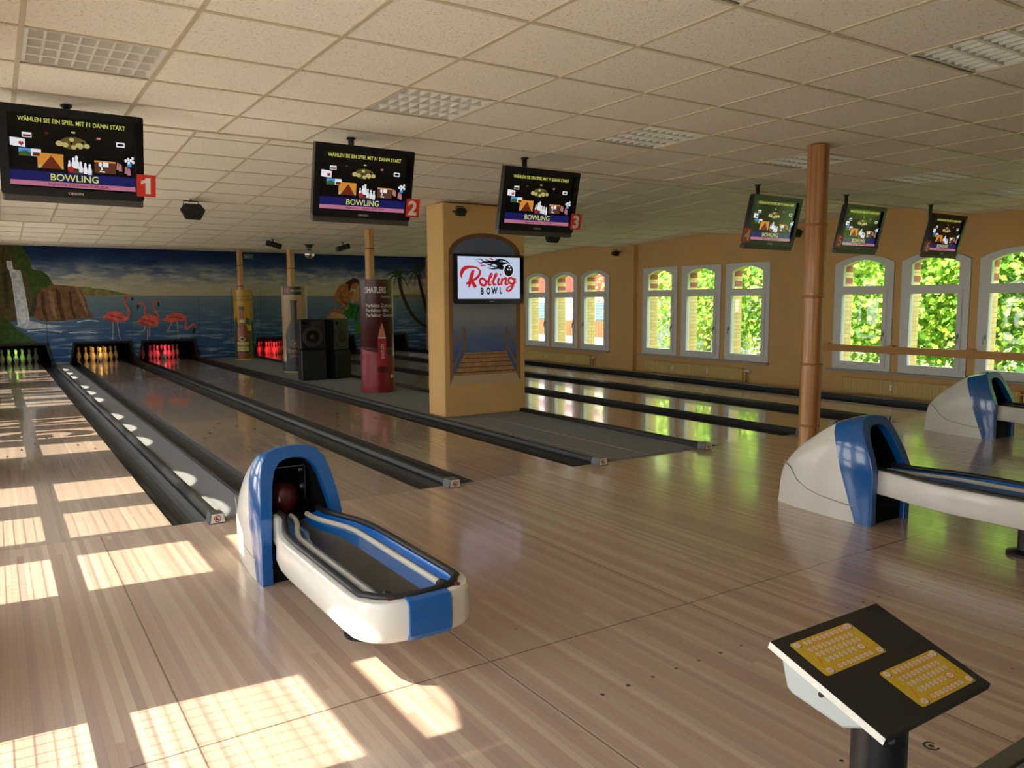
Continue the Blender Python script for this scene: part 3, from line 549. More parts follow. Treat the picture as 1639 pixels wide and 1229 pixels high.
for y0, y1, a, s, ph in SECT:
    z0, z1 = a + s * y0, a + s * y1
    b.add([(XL, y0, prev[1]), (XL, y0, z0), (XR, y0, z0), (XR, y0, prev[1])], [(0, 3, 2, 1)])
    b.add([(XL, y0, z0), (XL, y1, z1), (XR, y1, z1), (XR, y0, z0)], [(0, 1, 2, 3)])
    prev = (y1, z1)
b.box((XL - 0.1, YB, 3.28), (XR + 0.1, YF + 0.3, 3.36), 1); b.box((XL - 0.1, YF + 0.3, 0.62), (XR + 0.1, 19.5, 3.36), 1)
ceil = structure(b.build('ceiling', [M['tile'], M['cream']]), 'suspended ceiling of square speckled tiles stepping down over the lanes', 'ceiling')
hb = 0.011
for i in range(i0, i1 + 1):
    x = CX0 + TS * i
    if XL < x < XR: gb.box((x - hb, YB, 2.774), (x + hb, 0.25, 2.783))
for j in range(j0, j1):
    y = CY0 + TS * j
    if YB < y < 0.25: gb.box((XL, y - hb, 2.7745), (XR, y + hb, 2.783))
gb.box((XL, 0.235, 2.770), (XR, 0.262, 2.79))
XO = [1.512, 2.042, 1.75, 1.55]
for q, (y0, y1, a, s, ph) in enumerate(SECT):
    zf = lambda y: a + s * y
    x = XO[q] - 5 * TS
    while x < XR:
        if x > XL:
            gb.loft([[(x - hb, y, zf(y) - 0.006), (x + hb, y, zf(y) - 0.006), (x + hb, y, zf(y) + 0.004), (x - hb, y, zf(y) + 0.004)] for y in (y0 + 0.01, y1)])
        x += TS
    y = y1 - 0.012; k = 0
    while y > y0:
        gb.loft([[(x, y - hb, zf(y) - 0.0065), (x, y + hb, zf(y) - 0.0065), (x, y + hb, zf(y) + 0.004), (x, y - hb, zf(y) + 0.004)] for x in (XL, XR)])
        y -= TS
gb.build('ceiling_grid', M['tbar'], ceil)
# ceiling lamps
def ceiling_light(i, j, label):
    t = thing('ceiling_light', label, 'ceiling light', (CX0 + TS * i + TS / 2, CY0 + TS * j + TS / 2, 2.78))
    h = TS / 2 - 0.012; b = MB()
    b.box((-h, -h, 0.055), (h, h, 0.09))
    for p in (((-h, -h, 0), (-h + 0.012, h, 0.09)), ((h - 0.012, -h, 0), (h, h, 0.09)), ((-h, -h, 0), (h, -h + 0.012, 0.09)), ((-h, h - 0.012, 0), (h, h, 0.09))): b.box(*p)
    b.build('housing', M['louver'], t)
    b = MB(); q = h - 0.014
    for k in range(0, 9):                      # cross blades with a wedge section
        x = -q + 2 * q * k / 8
        b.add([(x - 0.006, -q, 0.002), (x + 0.006, -q, 0.002), (x + 0.003, -q, 0.05), (x - 0.003, -q, 0.05), (x - 0.006, q, 0.002), (x + 0.006, q, 0.002), (x + 0.003, q, 0.05), (x - 0.003, q, 0.05)], [(0, 1, 5, 4), (1, 2, 6, 5), (2, 3, 7, 6), (3, 0, 4, 7), (0, 3, 2, 1), (4, 5, 6, 7)])
    for k in range(0, 5):
        y = -q + 2 * q * k / 4; b.loft([[(xx, y - 0.011, 0.0), (xx, y + 0.011, 0.0), (xx, y + 0.003, 0.05), (xx, y - 0.003, 0.05)] for xx in (-q, q)])
    b.build('louver', M['louver'], t)
    b = MB()
    for k in range(4):
        y = -q + 2 * q * (k + 0.5) / 4; MB().cyl((-q, y, 0.047), (q, y, 0.047), 0.007, 8).build('tube', M['signwhite'], t)
for i, j in LAMPS: ceiling_light(i, j, 'unlit square louvered ceiling light ' + LN[(i, j)])
# ================================================================== pillar with painted niche
t = thing('pillar', 'square orange pillar with painted jetty niche and a monitor', 'pillar', (0, 0, 0), kind='structure')
PY = 3.40
MB().cbox((4.97, PY, 0.0125), (6.26, 3.86, 2.842), 0.012).build('shaft', M['orange'], t)
b = MB(); F = XZ(PY)
outl = [(5.05, 0.44)] + [(5.05 + 0.565 * (1 - math.cos(math.pi * i / 18)), 2.19 + 0.28 * math.sin(math.pi * i / 18)) for i in range(19)] + [(6.18, 0.44)]
inl = [(5.105, 0.565)] + [(5.105 + 0.502 * (1 - math.cos(math.pi * i / 18)), 2.16 + 0.255 * math.sin(math.pi * i / 18)) for i in range(19)] + [(6.11, 0.565)]
n = len(outl)
for i in range(n - 1):
    mi = 1 if 0 < i < n - 2 else 6
    b.add([F(*outl[i], .002), F(*outl[i + 1], .002), F(*inl[i + 1], .002), F(*inl[i], .002)], [(0, 3, 2, 1)], mi)
b.flat([(5.05, 0.44), (6.18, 0.44), (6.11, 0.565), (5.105, 0.565)], F, .002, 5)
b.flat(list(reversed(inl)), F, .002, 0)
b.flat([(5.105, 0.565), (6.11, 0.565), (5.943, 0.87), (5.28, 0.87)], F, .003, 2)
for k, tt in enumerate((0.12, 0.34, 0.55, 0.74, 0.90)):
    y = 0.565 + tt * 0.305; xl = 5.105 + tt * 0.175; xr = 6.11 - tt * 0.167; h = 0.012 * (1 - tt * 0.5)
    b.flat([(xl, y), (xr, y - 0.004), (xr, y + h - 0.004), (xl, y + h)], F, .004, 3)
for px, sx in ((5.275, 5.105), (5.94, 6.11)):
    b.ribbon([(px, 0.86), (px + 0.004, 1.04), (px - 0.003, 1.22)], 0.034, F, .006, 4)
    b.ribbon([(px, 1.15), ((px + sx) / 2, 1.075), (sx, 0.985)], [0.026, 0.03, 0.036], F, .005, 4)
    b.ribbon([(px, 0.97), ((px + sx) / 2, 0.84), (sx, 0.69)], [0.026, 0.03, 0.036], F, .005, 4)
pm = mat('niche_sky', '#5a6a92', rough=0.75); g = NT(pm); v, x, y, z = g.xyz()
wv = g.noise(g.comb(g.math('MULTIPLY', x, 1.5), 0.0, g.math('MULTIPLY', z, 6.0)), 1.0, 4.0)
g.l(g.ramp(g.math('ADD', g.math('DIVIDE', g.math('SUBTRACT', z, 0.55), 1.9), g.math('MULTIPLY', g.math('SUBTRACT', wv, 0.5), 0.25)), [(0.0, '#4a6cb0'), (0.18, '#4c66a6'), (0.3, '#6f7fa0'), (0.42, '#9a9aa0'), (0.55, '#8f95a0'), (1.0, '#5d6e92')]), g.p.inputs['Base Color'])
b.build('niche_painting', [pm, mat('niche_arch', '#7a5436', rough=0.7, noise=0.15), mat('jetty_boards', '#b48a5c', rough=0.7, noise=0.2, nscale=14), mat('jetty_gap', '#4a2f24', rough=0.8), mat('jetty_rail', '#8a7258', rough=0.7, noise=0.15), mat('niche_ledge', '#cbb595', rough=0.7), mat('niche_side', '#9a6e44', rough=0.7)], t)

# ================================================================== picture kit for the screens
E_ = {k: emis('screen_' + k, c, s) for k, c, s in (('black', '#0a0a0a', 0.15), ('navy', '#1b1f66', 0.8), ('pink', '#cf7f9a', 0.85), ('yellow', '#d8d86a', 1.0), ('white', '#f2f4f8', 1.0), ('sky', '#5aa0e0', 0.9), ('orange', '#e59a3a', 0.9), ('rust', '#7a2f1c', 0.8), ('gold', '#cdbf7a', 0.9), ('olive', '#6a5c2a', 0.8), ('brown', '#6a3f2a', 0.8), ('red', '#c02a2a', 0.9), ('green', '#4a6a3a', 0.8), ('skinp', '#c98a80', 0.8), ('maroon', '#5a1530', 0.8))}
EK = list(E_); EM = [E_[k] for k in EK]
def screen_picture(score):
    b = MB(); F = XZ(0.0); q = lambda k: EK.index(k)
    w, h = 0.335, 0.208
    b.flat([(-w, -h), (w, -h), (w, h), (-w, h)], F, 0.0, q('black'))
    b.flat([(-w, h - 0.05), (w, h - 0.05), (w, h - 0.006), (-w, h - 0.006)], F, 0.0006, q('black'))
    b.text('W\u00c4HLEN SIE EIN SPIEL MIT F1 DANN START', F, 0.0012, 0.036, 0, h - 0.042, 'CENTER', q('yellow'), 0.80, 0.012)
    b.flat([(-w, -0.172), (w, -0.172), (w, -0.115), (-w, -0.115)], F, 0.0006, q('navy'))
    b.flat([(-w, -0.200), (w, -0.200), (w, -0.172), (-w, -0.172)], F, 0.0006, q('pink'))
    b.text('BOWLING', F, 0.0012, 0.056, 0.0, -0.163, 'CENTER', q('yellow'), 1.0, 0.015)
    b.text(score, F, 0.0012, 0.022, 0.02, -0.192, 'CENTER', q('maroon'), 1.05, 0.01)
    # globe of film frames
    b.flat(ell(0.0, 0.062, 0.072, 0.037, 22), F, 0.0006, q('olive'))
    for u, v, r in ((-0.075, 0.055, 0.020), (-0.045, 0.05, 0.018), (0.03, 0.05, 0.022), (0.07, 0.052, 0.017), (-0.01, 0.082, 0.014), (0.0, 0.04, 0.015)): b.flat(ell(u, v, r, r * 0.8, 10), F, 0.0010 + r * 0.01, q('gold'))
    for u, v in ((-0.012, 0.062), (0.048, 0.07), (0.02, 0.034)): b.flat(ell(u, v, 0.008, 0.007, 8), F, 0.0016, q('black'))
    # small floating frames
    for u, v, a, c, k in ((-0.24, 0.088, 0.024, 0.014, 'white'), (-0.14, 0.108, 0.010, 0.005, 'rust'), (0.0, 0.125, 0.010, 0.005, 'gold'), (0.135, 0.103, 0.010, 0.006, 'pink'), (0.255, 0.078, 0.024, 0.014, 'white')): b.flat([(u - a, v - c), (u + a, v - c), (u + a, v + c), (u - a, v + c)], F, 0.0008, q(k))
    b.flat([(-0.26, 0.078), (-0.22, 0.078), (-0.22, 0.090), (-0.26, 0.090)], F, 0.0014, q('rust')); b.flat(ell(0.255, 0.078, 0.019, 0.008, 10), F, 0.0014, q('black'))
    # cards and beach
    for u, v, a, k in ((-0.312, 0.045, 0.05, 'white'), (-0.300, 0.043, 0.05, 'white')): b.flat([(u - 0.014, v - 0.022), (u + a, v - 0.026), (u + a, v + 0.020), (u - 0.014, v + 0.024)], F, 0.0008, q(k))
    b.flat([(-0.285, 0.036), (-0.277, 0.052), (-0.27, 0.044), (-0.263, 0.052), (-0.257, 0.036), (-0.27, 0.024)], F, 0.0016, q('red'))
    b.flat([(-0.285, -0.032), (-0.215, -0.032), (-0.215, 0.012), (-0.285, 0.012)], F, 0.0012, q('sky')); b.flat([(-0.285, -0.032), (-0.215, -0.032), (-0.225, -0.012), (-0.25, 0.000), (-0.285, -0.012)], F, 0.0016, q('green'))
    b.flat([(-0.222, -0.030), (-0.172, -0.030), (-0.172, 0.012), (-0.222, 0.012)], F, 0.0018, q('white')); b.flat([(-0.215, -0.028), (-0.18, -0.028), (-0.18, -0.008), (-0.215, -0.008)], F, 0.0022, q('rust'))
    # pyramid at dusk
    b.flat([(-0.192, -0.095), (-0.058, -0.095), (-0.058, -0.008), (-0.192, -0.008)], F, 0.0020, q('orange')); b.flat([(-0.192, -0.095), (-0.058, -0.095), (-0.058, -0.08), (-0.192, -0.075)], F, 0.0023, q('gold'))
    b.flat([(-0.178, -0.095), (-0.066, -0.095), (-0.120, -0.018)], F, 0.0026, q('rust'))
    # pins and ball
    pin = [(-0.009, -0.032), (0.009, -0.032), (0.011, -0.008), (0.005, 0.012), (0.007, 0.024), (0.0, 0.032), (-0.007, 0.024), (-0.005, 0.012), (-0.011, -0.008)]
    b.flat([(-0.035, -0.112), (0.094, -0.112), (0.094, -0.094), (-0.035, -0.094)], F, 0.0010, q('brown'))
    for u, v, sc in ((-0.027, -0.062, 0.8), (-0.005, -0.05, 1.0), (0.012, -0.045, 1.25), (0.034, -0.072, 1.05), (0.058, -0.078, 1.05), (0.082, -0.082, 1.05)): b.flat([(u + x * sc, v + y * sc) for x, y in pin], F, 0.0014 + sc * 0.0004, q('white'))
    b.flat(ell(-0.020, -0.088, 0.018, 0.016, 14), F, 0.0024, q('red'))
    # saloon scene
    b.flat([(0.108, -0.100), (0.225, -0.100), (0.225, -0.028), (0.108, -0.028)], F, 0.0010, q('brown')); b.flat([(0.108, -0.036), (0.225, -0.036), (0.225, -0.026), (0.108, -0.026)], F, 0.0013, q('orange'))
    b.flat([(0.155, -0.062), (0.185, -0.062), (0.185, -0.034), (0.155, -0.034)], F, 0.0016, q('white')); b.flat(ell(0.140, -0.048, 0.010, 0.013, 10), F, 0.0018, q('white')); b.ribbon([(0.142, -0.055), (0.150, -0.075), (0.138, -0.090), (0.165, -0.092)], 0.008, F, 0.0020, q('white'))
    # players
    for u, v, k in ((0.238, -0.055, 'skinp'), (0.252, -0.062, 'skinp'), (0.285, -0.075, 'skinp'), (0.300, -0.083, 'pink')): b.flat([(u - 0.010, v - 0.018), (u + 0.010, v - 0.018), (u + 0.006, v + 0.022), (u - 0.004, v + 0.028)], F, 0.0012, q(k))
    for u, v in ((0.283, -0.014), (0.297, -0.004), (0.312, -0.010), (0.322, 0.004), (0.300, -0.024), (0.325, -0.02)): b.flat(ell(u, v, 0.008, 0.010, 8), F, 0.0012 + u * 0.001, q('white'))
    b.flat([(0.290, -0.050), (0.315, -0.050), (0.315, -0.028), (0.290, -0.028)], F, 0.0010, q('sky'))
    return b
def monitor(xc, zc, num, score, plate_left, label):
    t = thing('monitor', label, 'monitor', (xc, -0.29, zc)); t.rotation_euler = (math.radians(-13), 0, 0)
    t.rotation_euler = (math.radians(13), 0, 0)
    W2, H2 = 0.383, 0.255
    b = MB(); F = XZ(0.0)
    o1 = rrect(-W2, -H2, W2, H2, 0.012); i1 = rrect(-0.336, -0.209, 0.336, 0.209, 0.003)
    o1 = o1 + [o1[0]]; i1 = i1 + [i1[0]]
    b.band(o1, i1, lambda u, v, d: (u, -d, v + (0.0)), 0.022, -0.03)
    bz = b.build('bezel', M['bezel'], t, wn=True)
    bz.location = (0, 0, 0)
    b = MB(); b.box((-W2 + 0.004, -0.018, -H2 - 0.042), (W2 - 0.004, 0.05, -H2 + 0.004)); b.build('lower_lip', M['bezel_low'], t, bevel=0.008)
    b = MB(); b.cbox((-W2 + 0.01, 0.0, -H2 + 0.01), (W2 - 0.01, 0.06, H2 - 0.01), 0.012); b.box((-0.25, 0.05, -0.2), (0.25, 0.11, 0.17)); b.build('back_cover', M['bezel'], t)
    p = screen_picture(score).build('screen', EM, t); p.location = (0, -0.0035, 0.0)
    b = MB(); b.text('ORION', XZ(0.0), 0.0235, 0.020, 0, -0.240, 'CENTER', 0, 1.25, 0.015); b.build('logo', M['signwhite'], t)
    # number plate
    sx = -W2 if plate_left else W2
    b = MB(); pl = MB()
    px = sx + (-0.005 if plate_left else 0.012); pz = -H2 + 0.10
    b.box((px - 0.055, -0.034, pz - 0.068), (px + 0.055, -0.029, pz + 0.068)); pp = b.build('number_plate', M['red'], t)
    if num == '1': pl.flat([(px + u, pz + v) for u, v in ((-0.006, -0.05), (0.024, -0.05), (0.024, 0.05), (0.0, 0.05), (-0.012, 0.036), (-0.032, 0.028), (-0.032, 0.008), (-0.006, 0.018))], XZ(-0.034), 0.0015)
    else: pl.text(num, XZ(-0.034), 0.0015, 0.145, px - 0.004, pz - 0.050, 'CENTER', 0, 1.05, 0.035)
    pl.build('digit', M['signwhite'], pp)
    # ceiling mount
    R = Matrix.Rotation(math.radians(-13), 4, 'X')
    b = MB(); P = lambda y, z: tuple(R @ Vector((-0.01, y, z)))
    top = 2.778 - zc
    b.cyl(P(0.20, 0.0), P(0.20, top), 0.022, 12); b.cyl(P(0.20, top - 0.012), P(0.20, top), 0.034, 16); b.cyl(P(0.2, 0.0), (0, 0.10, 0.0), 0.02, 10)
    b.build('ceiling_mount', M['black'], t)
    return t
MON = [(0.47, 2.452, '1', 'Highscore: 135 Linnou 30.09.2024', False, 'monitor with red number 1 plate above the first lane'),
       (2.335, 2.425, '2', 'Highscore: 1 Simone 30.09.2024', False, 'monitor with red number 2 plate above the second lane'),
       (3.905, 2.400, '3', 'Highscore: 1 Paula 30.09.2024', False, 'monitor with red number 3 plate beside the pillar top'),
       (6.90, 2.380, '4', 'Highscore: 1 Paula 30.09.2024', True, 'monitor with red number 4 plate beside the bamboo column'),
       (8.45, 2.380, '5', 'Highscore: 1 Simone 30.09.2024', True, 'monitor with red number 5 plate before the handrail windows'),
       (10.25, 2.378, '6', 'Highscore: 1 Simone 30.09.2024', True, 'monitor with red number 6 plate hanging before the windows')]
for a in MON: monitor(*a)

# ---- flat monitor with the club logo on the pillar
t = thing('wall_monitor', 'black monitor showing a flaming bowling ball logo on the pillar', 'monitor', (5.645, PY - 0.05, 1.855))
b = MB(); F = lambda u, v, d: (u, -d, v); W2, H2 = 0.548, 0.330
o1 = rrect(-W2, -H2, W2, H2, 0.01); i1 = rrect(-0.495, -0.262, 0.495, 0.297, 0.003)
b.band(o1 + [o1[0]], i1 + [i1[0]], F, 0.016, -0.0); b.build('bezel', M['bezel'], t, wn=True)
MB().cbox((-W2 + 0.006, 0.001, -H2 + 0.006), (W2 - 0.006, 0.045, H2 - 0.006), 0.01).build('back_cover', M['bezel'], t)
LM = [emis('logo_screen', '#cfdcf6', 1.0), emis('logo_red', '#d8232f', 0.9), emis('logo_black', '#1a1c22', 0.4), emis('logo_light', '#f6f8ff', 1.0)]
b = MB(); b.flat([(-0.497, -0.264), (0.497, -0.264), (0.497, 0.299), (-0.497, 0.299)], F, 0.002, 0)
# place picture coordinates measured on the photo crop (pixels) into the screen
PX = lambda x, y: (-0.495 + (x - 122) / (1280 - 122) * 0.99, 0.297 - (y - (182 + (x - 122) / 1158 * 52)) / 790 * 0.559)
def stroke(pts, w, mi, d=0.004): b.ribbon(dense([PX(*p[:2]) for p in pts], 6), w if isinstance(w, (int, float)) else [q[0] for q in dense([(x, x) for x in w], 6)], F, d, mi)
stroke([(205, 600), (190, 520), (230, 430), (310, 390), (400, 390), (480, 410), (525, 470), (515, 540), (450, 610), (350, 660), (280, 700)], [.006, .045, .055, .04, .026, .024, .030, .036, .036, .034, .03], 1)
stroke([(430, 465), (400, 480), (375, 560), (350, 650), (335, 720), (328, 780)], [.006, .05, .055, .055, .04, .008], 1, .0045)
stroke([(365, 650), (400, 690), (430, 740), (450, 775)], [.03, .05, .05, .04], 1, .005)
def oval(cx_, cy_, rx, ry, w, mi, d): stroke([(cx_ + rx * math.cos(a * math.pi / 8 - 1) - ry * 0.25 * math.sin(a * math.pi / 8 - 1) * -1, cy_ + ry * math.sin(a * math.pi / 8 - 1)) for a in range(17)], w, mi, d)
oval(580, 675, 55, 65, .034, 1, .004)
for x0 in (690, 780): stroke([(x0 - 55, 690), (x0, 640), (x0 + 60, 560), (x0 + 62, 525), (x0 + 35, 530), (x0 + 10, 610), (x0 - 8, 690), (x0 + 10, 735), (x0 + 50, 720)], [.012, .02, .02, .018, .026, .036, .036, .028, .014], 1, .0045)
stroke([(880, 610), (865, 680), (870, 735), (905, 725)], [.034, .036, .03, .014], 1, .004); b.flat([PX(x, y) for x, y in reversed(ell(908, 543, 16, 20, 12))], F, .004, 1)
stroke([(945, 615), (930, 680), (920, 745)], .034, 1, .004); stroke([(925, 700), (960, 640), (1005, 615), (1010, 660), (1000, 720), (1035, 735), (1070, 700)], [.014, .02, .034, .036, .034, .022, .014], 1, .0046)
oval(1115, 670, 55, 58, .032, 1, .004); stroke([(1190, 625), (1165, 700), (1130, 800), (1080, 860), (1030, 850), (1040, 800), (1110, 770), (1180, 720), (1222, 675)], [.036, .036, .034, .03, .03, .024, .018, .014, .008], 1, .005)
for ch, x0 in (('B', 568), ('O', 680), ('W', 793), ('L', 915)): b.text(ch, F, .004, 0.118, PX(x0, 0)[0], PX(x0, 905)[1], 'CENTER', 2, 0.70 if ch != 'W' else 0.74, 0.05)
b.flat([PX(x, y) for x, y in reversed(ell(1065, 470, 102, 126, 28))], F, .0040, 3); b.flat([PX(x, y) for x, y in reversed(ell(1064, 472, 86, 112, 28))], F, .0050, 2)
for x, y in ((1078, 400), (1047, 450), (1100, 455)): b.flat([PX(p, q) for p, q in reversed(ell(x, y, 15, 17, 12))], F, .0056, 3)
for pts, w in ((([(1100, 360), (1020, 290), (930, 262), (850, 275), (790, 305), (700, 285), (620, 245)]), [.012, .02, .02, .03, .035, .02, .004]), ([(790, 305), (700, 310), (600, 300), (540, 320), (480, 280)], [.03, .03, .02, .014, .003]), ([(600, 300), (540, 245), (440, 252)], [.016, .014, .003]), ([(960, 440), (910, 380), (850, 330), (780, 320), (720, 355), (620, 330)], [.05, .07, .06, .03, .02, .003]), ([(950, 440), (880, 405), (820, 425), (740, 430), (660, 405)], [.03, .05, .024, .016, .003]), ([(820, 425), (790, 390), (740, 380), (700, 400)], [.014, .016, .012, .003]), ([(1040, 330), (980, 330), (900, 345)], [.01, .03, .06]), ([(950, 300), (900, 290), (850, 310)], [.008, .014, .02])): stroke(pts, w, 2, .0036)
for pts in ([(690, 240), (740, 245), (790, 275)], [(530, 352), (575, 370), (640, 362)]): stroke(pts, [.003, .022, .003], 1, .0036)
b.build('screen', LM, t)
b = MB(); b.text('ORION', F, 0.0165, 0.020, 0.03, -0.306, 'CENTER', 0, 1.2, 0.015); b.build('logo', M['signwhite'], t)

# ================================================================== ball returns
M['seam'] = mat('grey_seam', '#9a988f', rough=0.4); M['button'] = mat('dark_red_button', '#6a1a20', rough=0.3)
def hood_ring(y0, y1, h, w, n=9):
    """outline of the hood from left foot over the top to the right foot; y runs from y0 at the floor to y1 at the top"""
    half = [(1.0, 0.0), (1.0, 0.25), (1.0, 0.50), (0.955, 0.64), (0.885, 0.78), (0.79, 0.89), (0.62, 0.965), (0.36, 0.992), (0.0, 1.0)]
    pts = half + [(-a, b) for a, b in reversed(half[:-1])]
    return [(a * w, y0 + (y1 - y0) * q, q * h) for a, q in pts]
def ball_return(name, loc, label):
    t = thing(name, label, 'ball return', loc)
    # blue front shell: front face with arched mouth
    outer = hood_ring(0, 0, 0.745, 0.235); fy = lambda z: 0.0 if z < 0.40 else (z - 0.40) * 0.47
    outer = [(x, fy(z), z) for x, _, z in outer]
    hin = [(0.170, 0.0), (0.170, 0.20), (0.165, 0.385), (0.150, 0.47), (0.134, 0.555), (0.112, 0.615), (0.078, 0.655), (0.040, 0.669), (0.0, 0.673)]
    inner = hin + [(-a, c) for a, c in reversed(hin[:-1])]; inner = [(x, fy(z) + 0.012, z) for x, z in inner]
    mid = [((a[0] * 0.93 + c[0] * 0.07), fy((a[2] * 0.93 + c[2] * 0.07)) - 0.006, a[2] * 0.93 + c[2] * 0.07) for a, c in zip(outer, inner)]
    mid2 = [((a[0] * 0.08 + c[0] * 0.92), fy((a[2] * 0.08 + c[2] * 0.92)) - 0.004, a[2] * 0.08 + c[2] * 0.92) for a, c in zip(outer, inner)]
    outer_b = [(x, y + 0.010, z) for x, y, z in outer]
    bandr = hood_ring(0.115, 0.36, 0.690, 0.234); deep = [(x, y + 0.05, z) for x, y, z in inner]
    b = MB(); b.loft([deep, inner, mid2, mid, outer_b, bandr], False, False, False, 0, True); b.build('blue_front', M['blue'], t, wn=True)
    # white dome
    b = MB()
    rings = [hood_ring(0.115, 0.36, 0.690, 0.2335), hood_ring(0.24, 0.44, 0.640, 0.232), hood_ring(0.38, 0.53, 0.575, 0.226), hood_ring(0.52, 0.63, 0.500, 0.214), hood_ring(0.66, 0.715, 0.420, 0.194), hood_ring(0.76, 0.775, 0.350, 0.172), hood_ring(0.825, 0.800, 0.325, 0.150)]
    b.loft(rings, False, False, False, 0, True)
    e = rings[-1]; ee = [(x * 0.72, y + 0.02 - 0.02 * (z / 0.325), z * 0.95) for x, y, z in e]; b.loft([e, ee], False, False, False, 0, True); b.add(ee, [tuple(range(len(ee)))])
    b.build('white_dome', M['white'], t, wn=True)
    # skirt with raised seam along both sides and the tail
    b = MB(); S = [(0.12, 0.115), (0.25, 0.125), (0.40, 0.140), (0.52, 0.165), (0.62, 0.215), (0.69, 0.290), (0.765, 0.335)]
    W_ = lambda y, z: 0.235 if y < 0.25 else 0.235 - max(0, y - 0.25) * (0.06 + 0.09 * max(0, y - 0.45)) * 1.0
    for sg in (-1, 1): MB().tube([(sg * (W_(y, z) + 0.001) * (0.985 if z < 0.25 else 0.93), y, z) for y, z in S], 0.005, 6).build('seam', M['seam'], t)
    # dark inside
    b = MB(); back = [(x * 0.96, 0.42, z) for x, y, z in inner]; b.loft([[(x, y + 0.045, z) for x, y, z in inner], back], False, False, False, 0, False); b.add(back, [tuple(range(len(back)))])
    b.build('inner_cavity', M['matte_black'], t)
    MB().box((-0.135, 0.065, 0.285), (0.135, 0.41, 0.30)).build('cavity_floor', M['matte_black'], t)
    MB().box((-0.172, 0.028, 0.0), (0.172, 0.04, 0.30)).build('front_panel', M['matte_black'], t)
    b2 = MB(); b2.box((0.098, 0.24, 0.40), (0.104, 0.40, 0.60)); b2.box((-0.13, 0.235, 0.600), (0.10, 0.241, 0.606)); b2.cyl((0.0975, 0.32, 0.46), (0.085, 0.32, 0.46), 0.032, 14); b2.cyl((0.0975, 0.33, 0.56), (0.085, 0.33, 0.56), 0.02, 12); b2.build('lift_bracket', M['metal'], t)
    # tray
    OUT = [(0.06, .160), (0.0, .162), (-0.06, .168), (-0.13, .185), (-0.22, .215), (-0.32, .245), (-0.42, .262), (-0.55, .270), (-0.80, .270), (-1.10, .270), (-1.30, .270), (-1.38, .266), (-1.44, .250), (-1.485, .222), (-1.515, .180), (-1.530, .120), (-1.536, .050)]
    ol = [(w, y) for y, w in OUT] + [(-w, y) for y, w in reversed(OUT)]
    off = lambda d: [(max(abs(x) - d, 0.02) * (1 if x > 0 else -1), y + (d if y < -1.4 else d * 0.0)) for x, y in ol]
    b = MB(); R = lambda d, z: [(x, y, z) for x, y in off(d)]
    b.loft([R(0.075, 0.215), R(0.03, 0.213), R(0.008, 0.222), R(0.0, 0.245), R(0.004, 0.365), R(0.012, 0.380), R(0.026, 0.384), R(0.048, 0.380)], False, False, False, 0, True)
    u0 = R(0.075, 0.215); b.add(u0, [tuple(reversed(range(len(u0))))])
    tr = b.build('tray_body', M['white'], t, wn=True)
    bm_ = MB(); bm_.tube([(x, y, 0.386) for x, y in off(0.050)], 0.017, 8); bm_.build('rubber_rim', M['rubber'], t)
    # inner slopes, rails and bottom, lofted along the length
    st = [(y, w) for y, w in OUT if y > -1.45] ; st[-1] = (-1.452, .250)
    prof = lambda w: [(w - 0.055, .384), (w - 0.066, .360), (w - 0.118, .340)]
    b = MB(); rl = MB(); bt = MB()
    for sg in (-1, 1):
        r1 = []; r2 = []; r3 = []
        for y, w in st:
            iw = min(w, 0.262); A = max(iw - 0.055, .1); B1 = A - 0.055; C1 = B1 - 0.012; D1 = max(C1 - 0.055, 0.02)
            r1.append([(sg * A, y, .382), (sg * (A - .008), y, .362), (sg * B1, y, .350)]); r2.append((sg * (B1 - .004), y, .357)); r3.append([(sg * C1, y, .348), (sg * (D1 + .02), y, .334), (sg * D1, y, .326)])
        b.loft(r1, False, False, False, 0, True); b.loft(r3, False, False, False, 1, True)
        MB().tube(r2, 0.015, 8).build('guide_rail', M['rail'], t)
    b.build('ball_track', [M['blue2'], M['blue']], t)
    D = [max(min(w, .262) - .177, .02) for y, w in st]
    bt.loft([[(-d - 0.002, y, .3255), (d + 0.002, y, .3255)] for (y, w), d in zip(st, D)], False, False, False)
    bt.box((-0.205, -1.462, 0.29), (0.205, -1.452, 0.372)); bt.build('track_bottom', M['track'], t)
    b = MB()
    for sg in (-1, 1): MB().cbox((sg * 0.125 - 0.022, -1.45, 0.35), (sg * 0.125 + 0.022, -1.395, 0.398), 0.012).build('rail_stop', M['rubber'], t)
    b = MB(); pts = [(-1.470, .3865), (-1.505, .3885), (-1.532, .383), (-1.545, .362), (-1.548, .300), (-1.546, .240), (-1.530, .216), (-1.46, .213)]
    b.loft([[(x, y, z) for y, z in pts] + [(x, y + 0.012, z - 0.010 if z > .3 else z + 0.010) for y, z in reversed(pts)] for x in (-0.085, 0.105)], True, True, True); b.build('blue_badge', M['blue'], t, bevel=0.003)
    b = MB()
    for x in (-0.135, 0.165): MB().cyl((x, -1.475, 0.380), (x, -1.475, 0.3905), 0.014, 12).build('reset_button', M['button'], t)
    b = MB(); b.cyl((0, -0.88, 0.0), (0, -0.88, 0.018), 0.102, 28); b.cyl((0, -0.88, 0.018), (0, -0.88, 0.035), 0.102, 28, r1=0.05); b.cyl((0, -0.88, 0.03), (0, -0.88, 0.216), 0.045, 20); b.build('pedestal', M['black'], t)
    return t
ball_return('ball_return', (1.385, -1.56, 0), 'white and blue ball return beside the sun patches, dark red ball in its hood')
ball_return('ball_return', (5.195, -2.735, 0), 'white and blue ball return in front of the tall bamboo column')
ball_return('ball_return', (9.44, -1.50, 0), 'white and blue ball return next to the radiator under the handrail')
